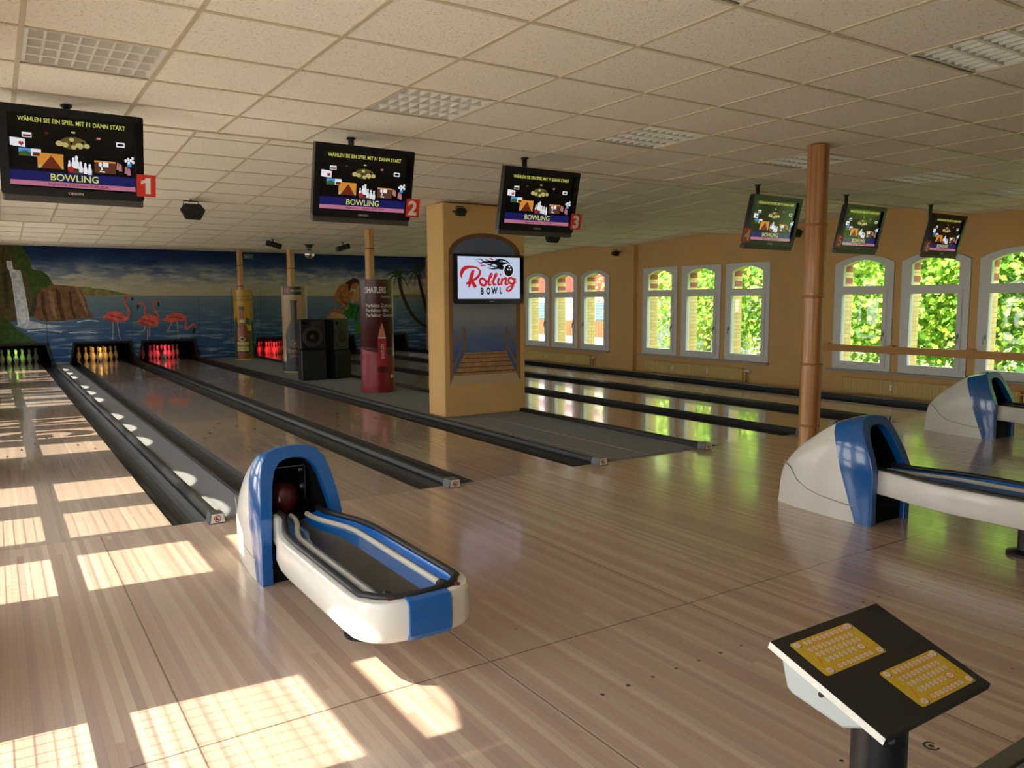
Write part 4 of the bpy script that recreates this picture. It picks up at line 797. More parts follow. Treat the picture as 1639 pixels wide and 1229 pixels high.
tag(MB().sphere((0, 0, 0), 0.108, 24).build('bowling_ball', mat('dark_red_ball', '#5a1f1c', rough=0.15, coat=0.6), loc=(1.350, -1.280, 0.4095)), 'dark red bowling ball inside the nearest ball return hood', 'bowling ball')

# ================================================================== console
t = thing('keyboard_console', 'black tilted lane console with two yellow keypads on a post', 'console', (1.605, -4.872, 0))
tl = math.atan2(0.094, 0.278); Lp = math.hypot(0.278, 0.094)
def PF(u, v, d): return (u, v * math.cos(tl) - d * math.sin(tl) - 0.0, 0.753 + v * math.sin(tl) + d * math.cos(tl))   # u across, v up the slope
hw, hl = 0.2015, Lp / 2
b = MB(); b.prism([(-hw, -hl), (hw, -hl), (hw, hl), (-hw, hl)], PF, 0.0, -0.0165, 0)
b.build('top_panel', mat('console_black', '#26231f', rough=0.55, bump=0.15, bscale=900.0), t, wn=True)
b = MB(); b.prism([(-hw - 0.0006, -hl), (-hw, -hl), (-hw, hl), (-hw - 0.0006, hl)], PF, 0.0, -0.0165); b.build('white_edge', mat('pale_edge_band', '#e6e2da', rough=0.6, noise=0.08, nscale=120), t, wn=True)
KEY = [mat('keypad_yellow', '#e2bf30', rough=0.35), mat('key_ring', '#cf5a3a', rough=0.4), mat('key_cap', '#f6e2d2', rough=0.4), mat('key_letter', '#c04a3a', rough=0.4), mat('key_orange', '#e8941f', rough=0.4), mat('corner_dark', '#3c4a52', rough=0.4)]
ROWS = ['1234567890', 'QWERTZUIOP', 'ASDFGHJKL\u00d6\u00c4'[:10], 'YXCVBNM', 'F1234567'[:8]]
def keypad(u0, v0, u1, v1):
    b = MB(); w, h = u1 - u0, v1 - v0; K = lambda a, c: (u0 + a * w, v0 + c * h)
    def El(a, c, ra, rc, d, mi, n=12): b.flat([(u0 + (a + ra * math.cos(2 * math.pi * i / n)) * w, v0 + (c + rc * math.sin(2 * math.pi * i / n)) * h) for i in range(n)], PF, d, mi)
    b.flat(rrect(u0, v0, u1, v1, 0.008), PF, 0.0008, 0)
    for a0, c0, a1, c1 in ((0.16, 0.80, 0.86, 0.97), (0.07, 0.18, 0.97, 0.78), (0.22, 0.03, 0.87, 0.19)):
        o = rrect(*K(a0, c0), *K(a1, c1), 0.005); i = rrect(K(a0, c0)[0] + .0012, K(a0, c0)[1] + .0012, K(a1, c1)[0] - .0012, K(a1, c1)[1] - .0012, 0.004)
        n = len(o); b.add([PF(x, y, .0010) for x, y in o] + [PF(x, y, .0010) for x, y in i], [(k, (k + 1) % n, n + (k + 1) % n, n + k) for k in range(n)], 4)
    b.flat([K(0.08, 0.20), K(0.10, 0.20), K(0.17, 0.50), K(0.15, 0.50)], PF, .0011, 4)
    o = rrect(*K(0.83, 0.24), *K(0.97, 0.46), 0.004); b.add([PF(x, y, .0011) for x, y in o] + [PF(x * .93 + .07 * K(.90, 0)[0], y * .9 + .1 * K(0, .35)[1], .0011) for x, y in o], [(k, (k + 1) % len(o), len(o) + (k + 1) % len(o), len(o) + k) for k in range(len(o))], 4); b.text('9', PF, .0014, 0.010, K(0.90, 0)[0], K(0, 0.30)[1], 'CENTER', 3)
    for ri, (row, a0, c) in enumerate(zip(ROWS, (0.20, 0.17, 0.19, 0.22, 0.28), (0.885, 0.69, 0.52, 0.335, 0.11))):
        for k, ch in enumerate(row):
            a = a0 + k * 0.073
            El(a + 0.005, c - 0.006, 0.028, 0.062, .0012, 1); El(a, c, 0.027, 0.062, .0015, 2)
            b.text(ch, PF, .0018, 0.0085, K(a, 0)[0], K(0, c)[1] - 0.0030, 'CENTER', 3)
    El(0.775, 0.335, 0.058, 0.085, .0012, 1, 18); El(0.775, 0.335, 0.050, 0.072, .0015, 2, 18); b.text('START', PF, .0018, 0.0055, K(0.775, 0)[0], K(0, 0.335)[1] - 0.002, 'CENTER', 3)
    for a, c, s in ((0.075, 0.905, 'F1'), (0.925, 0.905, 'F2'), (0.11, 0.10, 'ESC'), (0.935, 0.10, 'F3')):
        El(a + 0.008, c - 0.008, 0.052, 0.080, .0012, 5, 16); El(a, c, 0.050, 0.075, .0015, 2, 16); b.text(s, PF, .0018, 0.0065, K(a, 0)[0], K(0, c)[1] - 0.0024, 'CENTER', 3)
    b.text('SHIFT', lambda u, v, d: PF(K(0.135, 0)[0] - v * 0.4, K(0, 0.28)[1] + u, d), .0014, 0.0075, 0.012, 0.0, 'CENTER', 1, 0.8, 0.02)
    return b
for kn, (a, c_, e, f) in (('left', (-0.168, 0.018, 0.053, 0.123)), ('right', (-0.040, -0.127, 0.176, -0.021))):
    keypad(a, c_, e, f).build('keypad', KEY, t)['label'] = 'yellow keypad, the upper left one' if kn == 'left' else 'yellow keypad, the lower right one'

b = MB(); FB = lambda y, z: None
side = [(-hl + 0.02, -0.018), (hl - 0.01, -0.018)]
pts = [PF(0, -hl + 0.035, -0.018)[1:], PF(0, hl - 0.015, -0.018)[1:], (PF(0, hl - 0.02, -0.018)[1] - 0.004, 0.742), (PF(0, hl - 0.03, 0)[1], 0.700), (PF(0, hl - 0.045, 0)[1], 0.690), (-0.03, 0.668), (PF(0, -hl + 0.05, -0.018)[1], PF(0, -hl + 0.05, -0.018)[2] - 0.012)]
b.loft([[(x, y, z) for y, z in pts] for x in (-0.178, 0.178)], True, True, True); bx = b.build('grey_housing', mat('pale_housing', '#b9c0c0', rough=0.5), t, bevel=0.006, wn=True)
b = MB(); b.cyl((-0.1785, 0.02, 0.722), (-0.184, 0.02, 0.722), 0.006, 10); b.build('screw', M['black'], t)
b = MB(); b.cyl((0, -0.005, 0.0), (0, -0.005, 0.705), 0.059, 32); b.cyl((0, -0.005, 0.0), (0, -0.005, 0.012), 0.16, 32); b.build('post', M['black'], t)
b = MB(); b.cyl((-0.036, -0.050, 0.610), (-0.041, -0.058, 0.610), 0.008, 12); b.build('post_screw', M['metal'], t)

# ================================================================== bamboo columns and advertising sleeves
def column(x, y, z1, r, mk, joints, label):
    t = thing('bamboo_column', label, 'column', (x, y, 0)); js = sorted(joints)
    b = MB(); prof = []; zs = [0.0] + js + [z1]
    for k in range(len(zs) - 1):
        a, c = zs[k], zs[k + 1]; rr = r * (1.0 if k % 2 else 0.985)
        prof += [(a + 0.004, rr * 0.995), (a + 0.03, rr), ((a + c) / 2, rr * 0.985), (c - 0.03, rr), (c - 0.004, rr * 1.0)]
    b.lathe(prof, (0, 0, 0), 28); b.build('shaft', M[mk], t)
    for j in js: MB().lathe([(j - 0.010, r * 0.99), (j - 0.004, r * 1.05), (j + 0.004, r * 1.05), (j + 0.010, r * 0.99)], (0, 0, 0), 28).build('joint', M['node'] if mk != 'bamboo' else mat('tan_joint', '#a5713f', rough=0.4), t)
    return t
column(5.545, -1.80, 2.772, 0.083, 'bamboo', [0.0 + 0.54, 1.04, 1.585, 2.15], 'tall brown bamboo column behind the middle ball return')
column(5.435, 6.9, 2.786, 0.078, 'bamboo_pale', [0.6, 1.2, 1.9, 2.46], 'pale bamboo column rising from the dark red advertising sleeve')
column(5.555, 11.55, 2.71, 0.082, 'bamboo_pale', [0.6, 1.3, 2.30], 'pale bamboo column rising from the beer bottle advertising sleeve')
column(5.655, 16.2, 2.98, 0.082, 'bamboo_pale', [0.6, 1.5, 2.0, 2.55], 'pale bamboo column rising from the yellow advertising sleeve')
def curved(x, y, r, th0):
    return lambda s, z, d: (x + (r + d) * math.sin(th0 - s / r) * -1, y - (r + d) * math.cos(th0 - s / r), z)
class SL(MB):
    """picture pieces wrapped round a cylinder: every polygon is sliced into narrow upright strips first"""
    def put(s, poly, fn, d, mi, step=0.03):
        bm = bmesh.new(); bm.faces.new([bm.verts.new((u, v, 0)) for u, v in poly])
        s._cut(bm, step); s.add([fn(v.co.x, v.co.y, d) for v in bm.verts], [tuple(v.index for v in f.verts) for f in bm.faces], mi, True); bm.free()
    def _cut(s, bm, step):
        xs = [v.co.x for v in bm.verts]; x = math.ceil(min(xs) / step) * step
        while x < max(xs):
            bmesh.ops.bisect_plane(bm, geom=bm.verts[:] + bm.edges[:] + bm.faces[:], plane_co=(x, 0, 0), plane_no=(1, 0, 0)); x += step
        bm.verts.index_update()
    def write(s, st, fn, d, size, u, v, mi, wide=1.0, bold=0.01, align='CENTER', rot=False):
        vs, fs = text_geo(st, bold); xs = [p[0] for p in vs]; w = (max(xs) - min(xs)); o = {'CENTER': -w / 2, 'LEFT': 0.0}[align] - min(xs)
        if rot: s.add([fn(u - y * size, v + (x + o) * size * wide, d) for x, y in vs], fs, mi)
        else: s.add([fn(u + (x + o) * size * wide, v + y * size, d) for x, y in vs], fs, mi)
def sleeve(name, x, y, r, z1, base, mats, art, label):
    th0 = math.atan2(-(0 - x) * -1, (y + 5.835)) * 0
    th = math.atan2(x, y + 5.835)
    fn = lambda s, z, d: (x + (r + d) * math.sin(s / r - th), y - (r + d) * math.cos(s / r - th), z)
    t = thing('advertising_sleeve', label, 'advertising sleeve', (0, 0, 0))
    b = MB(); n = 40; rings = []
    for z in (0.013, z1 * 0.405 - 0.003, z1 * 0.405, z1 * 0.405 + 0.003, z1): rings.append([fn(2 * math.pi * r * (i / n - 0.5), z, -0.003 if abs(z - z1 * 0.405) < 1e-6 else 0.0) for i in range(n)])
    b.loft(rings, True, True, True, 0, True); sh = b.build('sleeve', base, t)
    a = SL(); art(a, fn, r); a.build('printed_picture', mats, t)
    return t
def bottle(w, zb, zs, zn, zt, nw):   # outline: body width w, base zb, shoulder zs, neck start zn, top zt
    h = [(w, zb), (w, zs), (w * 0.93, zs + (zn - zs) * .3), (w * 0.7, zs + (zn - zs) * .65), (nw * 1.25, zn), (nw, zn + 0.05), (nw, zt - 0.03), (nw * 1.1, zt - 0.03), (nw * 1.1, zt)]
    return h + [(-a, c) for a, c in reversed(h)]
gloss = dict(rough=0.34, coat=0.12)
def art_yellow(a, fn, r):
    a.put([(-0.36, 0.05), (0.36, 0.05), (0.36, 0.95), (-0.36, 0.95)], fn, .001, 1)
    a.put([(-0.36, 1.0), (-0.20, 1.18), (-0.16, 0.95), (-0.36, 0.8)], fn, .002, 1); a.put([(0.05, 1.16), (0.22, 1.10), (0.36, 1.0), (0.36, 0.6), (0.02, 0.7)], fn, .002, 1)
    a.put([(0.06, 0.98), (0.20, 0.94), (0.22, 0.80), (0.10, 0.80)], fn, .0025, 5); a.put([(u - 0.05, v) for u, v in bottle(0.155, 0.06, 0.72, 0.98, 1.44, 0.055)], fn, .003, 2)
    a.put([(-0.115, 1.36), (0.015, 1.36), (0.015, 1.46), (-0.115, 1.46)], fn, .004, 3)
    a.put([(-0.205, 0.26), (0.105, 0.26), (0.105, 0.50), (-0.205, 0.50)], fn, .004, 4); a.put([(u - 0.05, v) for u, v in ell(0, 0.58, 0.075, 0.065, 16)], fn, .0045, 4); a.put([(u - 0.05, v) for u, v in ell(0, 0.58, 0.05, 0.045, 16)], fn, .005, 3)
    a.put([(-0.11, 1.02), (0.01, 1.02), (0.01, 1.10), (-0.11, 1.10)], fn, .004, 4); a.put([(-0.205, 0.20), (0.105, 0.20), (0.105, 0.25), (-0.205, 0.25)], fn, .004, 3)
    a.write('Genuss', fn, .005, 0.11, -0.05, 0.37, 1, 1.0, 0.02); a.write('WURZIG', fn, .005, 0.05, -0.05, 0.30, 6, 1.0, 0.02)
    a.write('Frisch von hier,', fn, .003, 0.07, 0.0, 1.70, 6); a.write('feiner Geschmack', fn, .003, 0.07, 0.0, 1.61, 6)
sleeve('p', 5.70, 16.2, 0.245, 1.90, mat('sleeve_yellow', '#d0a43a', **gloss), [mat('s_y', '#d0a43a', **gloss), mat('s_green', '#44512f', noise=0.3, nscale=9.0, **gloss), mat('s_amber', '#8a3d16', noise=0.3, nscale=5.0, **gloss), mat('s_brown', '#4a1a14', **gloss), mat('s_label', '#cdb86a', **gloss), mat('s_lemon', '#c9c04a', **gloss), mat('s_ink', '#5a4a1a', **gloss)], art_yellow, 'yellow advertising sleeve with a liquor bottle on it')
def art_beer(a, fn, r):
    a.put([(-0.45, 0.05), (0.45, 0.05), (0.45, 0.26), (-0.45, 0.26)], fn, .001, 1)
    a.put([(-0.27, 1.72), (0.16, 1.72), (0.16, 1.90), (-0.27, 1.90)], fn, .002, 3); a.put([(-0.22, 1.76), (-0.10, 1.76), (-0.10, 1.86), (-0.22, 1.86)], fn, .003, 4); a.write('BIERGARTEN', fn, .003, 0.06, 0.04, 1.79, 5, 0.7)
    a.put([(u - 0.02, v) for u, v in bottle(0.205, 0.20, 0.82, 1.12, 1.60, 0.065)], fn, .003, 2)
    a.put([(u - 0.02, v) for u, v in ell(0, 1.16, 0.055, 0.075, 16)], fn, .004, 3); a.put([(u - 0.02, v) for u, v in ell(0, 1.16, 0.042, 0.06, 16)], fn, .0045, 2)
    a.put([(u - 0.02, v) for u, v in ell(0, 0.66, 0.085, 0.085, 18)], fn, .004, 6); a.put([(u - 0.02, v) for u, v in ell(0, 0.66, 0.065, 0.065, 18)], fn, .0045, 2); a.put([(u - 0.02, v) for u, v in ell(0, 0.66, 0.035, 0.035, 14)], fn, .005, 6)
    a.write('Sternen', fn, .005, 0.13, -0.02, 0.46, 6, 0.8, 0.02); a.write('Spezial', fn, .005, 0.07, -0.02, 0.36, 6)
    a.put([(0.16, 0.25), (0.26, 0.25), (0.24, 0.48), (0.16, 0.46)], fn, .004, 5); a.put([(0.17, 0.86), (0.26, 0.86), (0.26, 1.02), (0.17, 1.02)], fn, .004, 5)
sleeve('p', 5.61, 11.55, 0.272, 1.90, mat('sleeve_beige', '#b39b78', **gloss), [mat('s_b', '#b39b78', **gloss), mat('s_dgreen', '#26382c', **gloss), mat('s_bottle', '#2c1510', noise=0.2, **gloss), mat('s_dark', '#2a211c', **gloss), mat('s_redb', '#9a2320', **gloss), mat('s_cream', '#c6bba2', **gloss), mat('s_gold', '#8a6f3e', **gloss)], art_beer, 'beige advertising sleeve with a dark beer bottle on it')
def art_red(a, fn, r):
    a.put([(-0.44, 0.02), (0.44, 0.02), (0.44, 0.62), (-0.44, 0.78)], fn, .001, 1)
    a.write('SHATLERS', fn, .003, 0.14, -0.01, 1.71, 2, 0.58, 0.035); a.write('Cocktails', fn, .003, 0.05, 0.17, 1.63, 2)
    for k, s in enumerate(('Perfekte Zutaten', 'Perfekter Mix', 'Perfekter Genuss')): a.write(s, fn, .003, 0.085, -0.185, 1.47 - 0.082 * k, 2, 0.85, 0.012, 'LEFT')
    a.put([(0.02, 0.45), (0.15, 0.45), (0.16, 0.95), (0.12, 1.10), (0.085, 1.20), (0.05, 1.10), (0.01, 0.95)], fn, .003, 3); a.put([(0.02, 0.98), (0.15, 0.98), (0.12, 1.10), (0.085, 1.21), (0.05, 1.10)], fn, .004, 4)
    a.put([(0.02, 0.94), (0.15, 0.94), (0.15, 0.97), (0.02, 0.97)], fn, .005, 2)
    a.write('SHATLERS', fn, .005, 0.07, 0.115, 0.72, 2, 0.8, 0.02, rot=True)
    a.put([(u + 0.09, v) for u, v in ell(0, 0.42, 0.10, 0.06, 18)], fn, .0045, 5); a.put([(0.24, 0.26), (0.33, 0.26), (0.33, 0.32), (0.24, 0.32)], fn, .003, 2)
sleeve('p', 5.54, 6.9, 0.285, 1.935, mat('sleeve_maroon', '#4a1a1c', **gloss), [mat('s_m', '#4a1a1c', **gloss), mat('s_crimson', '#8c1626', noise=0.2, nscale=2.5, **gloss), mat('s_white', '#d9d2cc', **gloss), mat('s_rose', '#b52a38', noise=0.25, **gloss), mat('s_peach', '#d08a6a', **gloss), mat('s_deep', '#5a0c18', **gloss)], art_red, 'dark red cocktail advertising sleeve closest to the square pillar')

# ================================================================== loudspeaker stacks
def cabinet(x, y, z, w, h, d, rz, label, kind):
    t = thing('loudspeaker', label, 'loudspeaker', (x, y, z), rz)
    MB().cbox((-w / 2, 0, 0.004), (w / 2, d, h), 0.012).build('cabinet', M['black'], t)
    F = XZ(0.0)
    if kind == 'top':
        b = MB(); b.lathe([(0, .205), (.012, .205), (.014, .18), (-.02, .06), (.0, .05), (.004, .0001)], (0, 0, 0), 32)
        b.v = [(v[0], -v[2], v[1] + h * 0.42) for v in b.v]; b.build('woofer', mat('woofer_grey', '#3a332f', rough=0.6), t)
        b = MB(); b.box((-0.03, -0.012, h - 0.14), (w / 2 - 0.05, 0.0, h - 0.035)); b.build('horn', mat('horn_grey', '#2d2a28', rough=0.5), t)
        b = MB(); b.cyl((-w / 2 + 0.09, 0, h - 0.085), (-w / 2 + 0.09, -0.008, h - 0.085), 0.035, 16); b.build('port', M['matte_black'], t)
    else:
        MB().cbox((-w / 2 + 0.02, -0.014, 0.03), (w / 2 - 0.02, -0.0005, h - 0.03), 0.006).build('grille', mat('grille_cloth', '#211f1d', rough=0.85, bump=0.4, bscale=300), t)
    return t
cabinet(5.29, 9.42, 0.0125, 0.50, 0.615, 0.30, -0.06, 'black bass cabinet under the loudspeaker with dark woofer', 'sub')
cabinet(5.275, 9.43, 0.629, 0.49, 0.60, 0.28, -0.06, 'black loudspeaker with dark round woofer beside the beer bottle sleeve', 'top')
cabinet(5.945, 9.53, 0.0125, 0.47, 0.575, 0.36, 0.5, 'black bass cabinet under the loudspeaker turned toward the windows', 'sub')
cabinet(5.915, 9.54, 0.589, 0.44, 0.635, 0.34, 0.5, 'black loudspeaker with pale woofer turned toward the windows', 'top')

# ================================================================== small fixtures
def small_speaker(loc, s, label, top=None, wall=None, rz=0.0):
    t = thing('satellite_speaker', label, 'loudspeaker', loc, rz)
    b = MB(); pr = [(-0.5, 0.10), (-0.28, -0.38), (0.28, -0.38), (0.5, 0.10), (0.30, 0.42), (-0.30, 0.42)]
    b.loft([[(u * s, -0.33 * s, v * s * 0.8) for u, v in pr], [(u * s * 0.7, 0.3 * s, v * s * 0.6) for u, v in pr]], True, True, True); b.build('body', M['black'], t, bevel=0.008)
    b = MB()
    b.tube([(-0.3 * s, 0, 0.25 * s), (-0.28 * s, 0, 0.46 * s), (0.28 * s, 0, 0.46 * s), (0.3 * s, 0, 0.25 * s)], 0.007, 6)
    if top: b.cyl((0.0, 0, 0.46 * s), (0, 0, top), 0.010, 8)
    if wall: b.cyl((0, 0, 0.3 * s), wall, 0.012, 8)
    b.build('bracket', M['black'], t)
    return t
small_speaker((2.09, 4.45, 2.64), 0.30, 'black angular speaker hanging from the ceiling between monitors 1 and 2', top=0.160)
small_speaker((5.13, 3.23, 2.70), 0.17, 'small black speaker at the top of the pillar front', wall=(0.0, 0.17, 0.03))
small_speaker((7.38, 4.3, 2.53), 0.24, 'black speaker hanging just below monitor 3', top=0.28)
small_speaker((11.62, 7.75, 2.60), 0.19, 'small black speaker high on the window wall step', wall=(0.18, 0.0, 0.05))
small_speaker((11.70, 3.10, 2.70), 0.22, 'small black speaker on the window wall behind the bamboo column', wall=(0.2, 0.0, 0.05))
def spotlight(loc, dx, ztop, label):
    t = thing('spotlight', label, 'spotlight', loc)
    MB().cyl((-0.13 * dx, 0, 0.03), (0.15 * dx, -0.05, -0.05), 0.055, 16).build('can', M['black'], t)
    b = MB(); b.cyl((0, 0, 0.0), (0, 0, ztop), 0.012, 8); b.cyl((0, 0, ztop - 0.01), (0, 0, ztop), 0.035, 12); b.build('bracket', M['black'], t)
spotlight((4.72, 10.0, 2.70), 1, 0.098, 'black ceiling spotlight between mirror ball and exit sign')
spotlight((6.17, 10.0, 2.69), -1, 0.108, 'black ceiling spotlight between mirror ball and the square pillar')
t = thing('mirror_ball', 'half mirror ball hanging from its black motor', 'mirror ball', (5.66, 10.6, 2.57))
b = MB(); b.sphere((0, 0, 0), 0.105, 24); 
for q in range(len(b.s)): b.s[q] = False
b.build('ball', M['chrome'], t)
b = MB(); b.cyl((0, 0, 0.12), (0, 0, 0.196), 0.06, 14); b.cyl((0, 0, 0.18), (0, 0, 0.196), 0.10, 16); b.cyl((0, 0, 0.10), (0, 0, 0.13), 0.006, 6); b.build('motor', M['black'], t)
t = thing('exit_sign', 'small green emergency exit sign near the ceiling', 'exit sign', (6.18, YF - 0.045, 2.86))
MB().box((-0.12, 0.0, -0.055), (0.12, 0.04, 0.055)).build('box', mat('exit_green', '#7fa58a', rough=0.4), t)
b = MB(); F = XZ(0.0); b.flat([(-0.105, -0.043), (0.105, -0.043), (0.105, 0.043), (-0.105, 0.043)], F, 0.001, 0); b.flat([(-0.09, -0.032), (-0.05, -0.032), (-0.05, 0.032), (-0.09, 0.032)], F, .002, 1)
b.flat(ell(0.0, 0.022, 0.010, 0.010, 10), F, .002, 1); b.ribbon([(0.0, 0.012), (-0.004, -0.008), (0.014, -0.030)], 0.012, F, .002, 1); b.ribbon([(-0.004, -0.008), (-0.016, -0.030)], 0.011, F, .0022, 1); b.ribbon([(0.024, 0.004), (0.0, 0.008), (-0.02, -0.002)], 0.009, F, .0024, 1)
b.ribbon([(0.045, 0.0), (0.09, 0.0)], 0.012, F, .002, 1); b.flat([(0.06, 0.02), (0.045, 0.0), (0.06, -0.02)], F, .0022, 1)
b.build('pictogram', [mat('exit_dark', '#2c5a3c', rough=0.4), mat('exit_white', '#d7e2d6', rough=0.4)], t)

# ================================================================== radiators and handrail
def radiator(x, y0, y1, z1, label, valve=True):
    t = thing('radiator', label, 'radiator', (x, (y0 + y1) / 2, 0)); L = (y1 - y0) / 2
    b = MB(); n = int(L * 2 / 0.05); F = lambda u, v, d: (-0.10 - d, u, v)
    pts = []
    for i in range(n):
        a = -L + 2 * L * i / n; s = 2 * L / n
        pts += [(a, 0), (a + s * .35, 0.0), (a + s * .5, 0.008), (a + s * .85, 0.008)]
    pts.append((L, 0))
    b.loft([[(-0.10 - d, u, z) for u, d in pts] for z in (0.05, z1)], False, False, False); b.box((-0.0995, -L, 0.045), (-0.04, L, z1 - 0.002)); b.build('panel', M['radiator'], t)
    MB().box((-0.103, -L - 0.004, z1 - 0.002), (-0.035, L + 0.004, z1 + 0.008)).build('top_grille', M['radiator'], t)
    for q in (-0.36, 0.36): MB().cbox((-0.128, q * L * 1.0 - 0.018, z1 * 0.45), (-0.109, q * L + 0.018, z1 * 0.45 + 0.10), 0.004).build('heat_meter', M['signwhite'], t)
    if valve:
        b = MB(); b.cyl((-0.075, -L - 0.05, 0.0), (-0.075, -L - 0.05, z1 - 0.03), 0.018, 10); b.cyl((-0.075, -L - 0.06, z1 - 0.03), (-0.075, -L + 0.01, z1 - 0.03), 0.016, 10); b.build('pipe', M['radiator'], t)
        b = MB(); b.cyl((-0.075, -L - 0.16, z1 - 0.03), (-0.075, -L - 0.05, z1 - 0.03), 0.024, 14); b.build('valve', M['signwhite'], t)
    b = MB(); b.box((-0.05, -L * 0.7, 0.1), (-0.0005, -L * 0.7 + 0.05, z1 - 0.04)); b.box((-0.05, L * 0.7, 0.1), (-0.0005, L * 0.7 + 0.05, z1 - 0.04)); b.build('wall_bracket', M['radiator'], t)
radiator(XA, 8.72, 11.30, 0.27, 'cream radiator seen just past the square pillar')
radiator(XR, 4.26, 6.94, 0.265, 'cream radiator under the middle window group')
radiator(XR, -0.60, 2.15, 0.275, 'cream radiator under the handrail windows')
t = thing('handrail', 'orange wooden handrail across the nearest windows', 'handrail', (XR, 0.0, 0))
for a, c in ((1.37, 2.47), (0.13, 1.31), (-1.10, 0.07), (-2.6, -1.16)): MB().box((-0.075, a, 0.705), (-0.045, c, 0.82)).build('board', M['rail_wood'], t, bevel=0.006)
for y in (2.50, 1.34, 0.10, -1.13): MB().box((-0.082, y - 0.05, 0.70), (-0.0005, y + 0.05, 0.84)).build('bracket', M['rail_wood'], t, bevel=0.008)
t = thing('handrail', 'long orange handrail across all windows of the cream wall', 'handrail', (XL, 4.2, 0))
MB().box((0.045, -13.0, 0.625), (0.075, 13.0, 0.76)).build('board', M['rail_wood'], t, bevel=0.006)
for g in LEFT_GROUPS:
    for k in (-1.72, -0.585, 0.585, 1.72): 
        if -9 < g + k < YF: MB().box((0.0005, g + k - 4.2 - 0.03, 0.64), (0.045, g + k - 4.2 + 0.03, 0.745)).build('bracket', M['rail_wood'], t)

# ================================================================== outside
GZ = -1.4
structure(MB().box((-40, -50, GZ - 0.2), (12.3, 80, GZ)).build('ground', mat('street_ground', '#c2bdab', rough=0.9, noise=0.15, nscale=0.5)), 'pale paved ground outside the cream wall', 'ground')
structure(MB().box((12.3, -50, GZ - 0.2), (90, 80, GZ)).build('ground', mat('lawn', '#6f8a3c', rough=0.95, noise=0.3, nscale=1.2)), 'green lawn outside the orange wall', 'ground')
brick = mat('yellow_brick', '#d8c07a', rough=0.85); g = NT(brick); v, x, y, z = g.xyz()
bt = g.n('ShaderNodeTexBrick'); bt.inputs['Color1'].default_value = C4('#dcc684'); bt.inputs['Color2'].default_value = C4('#cdb268'); bt.inputs['Mortar'].default_value = C4('#b5a27a'); bt.inputs['Scale'].default_value = 1.0
bt.inputs['Brick Width'].default_value = 0.24; bt.inputs['Row Height'].default_value = 0.076; bt.inputs['Mortar Size'].default_value = 0.008
g.l(g.comb(g.math('ADD', x, y), z), bt.inputs['Vector'])
rb = g.math('MAXIMUM', g.math('LESS_THAN', g.math('ABSOLUTE', g.math('SUBTRACT', z, 1.88)), 0.05), g.math('LESS_THAN', g.math('ABSOLUTE', g.math('SUBTRACT', z, 2.07)), 0.05))
g.l(g.mix(rb, bt.outputs['Color'], '#9a5a48'), g.p.inputs['Base Color'])
def facade(x, wins, y0, y1, label):
    """outer brick leaf with an arched opening behind every window"""
    b = MB(); fn = RW(x + 0.075); ys = y0; w = 0.86; th = 0.27
    for c, _ in sorted(wins):
        a, e = c - w / 2, c + w / 2
        b.prism([(ys, GZ), (a, GZ), (a, 3.36), (ys, 3.36)], fn, 0, -th); b.prism([(a, GZ), (e, GZ), (e, 0.50), (a, 0.50)], fn, 0, -th)
        top = arch(c, w, 2.13, 2.25, 14); b.band(top, [(q, 3.36) for q, _z in top], fn, 0, -th); ys = e
    b.prism([(ys, GZ), (y1, GZ), (y1, 3.36), (ys, 3.36)], fn, 0, -th)
    return structure(b.build('wall_exterior', brick, wn=True), label, 'wall')
facade(XR, right_near, YB - 0.1, 7.42, 'yellow brick outer wall with red bands behind the nearer windows')
facade(XA, right_far, 7.42, 19.5, 'yellow brick outer wall with red bands behind the farther windows')
LEAF = [mat('leaf_%d' % i, c, rough=0.55, spec=0.3) for i, c in enumerate(('#7fae2a', '#a6bf46', '#5f9426', '#b3ad4e', '#8fbf3c', '#4d7f26'))]
for m_ in LEAF:
    p_ = m_.node_tree.nodes['Principled BSDF']; p_.inputs['Transmission Weight'].default_value = 0.0; p_.inputs['Subsurface Weight'].default_value = 0.0
BARK = mat('bark', '#8a8074', rough=0.9, noise=0.35, nscale=6.0)
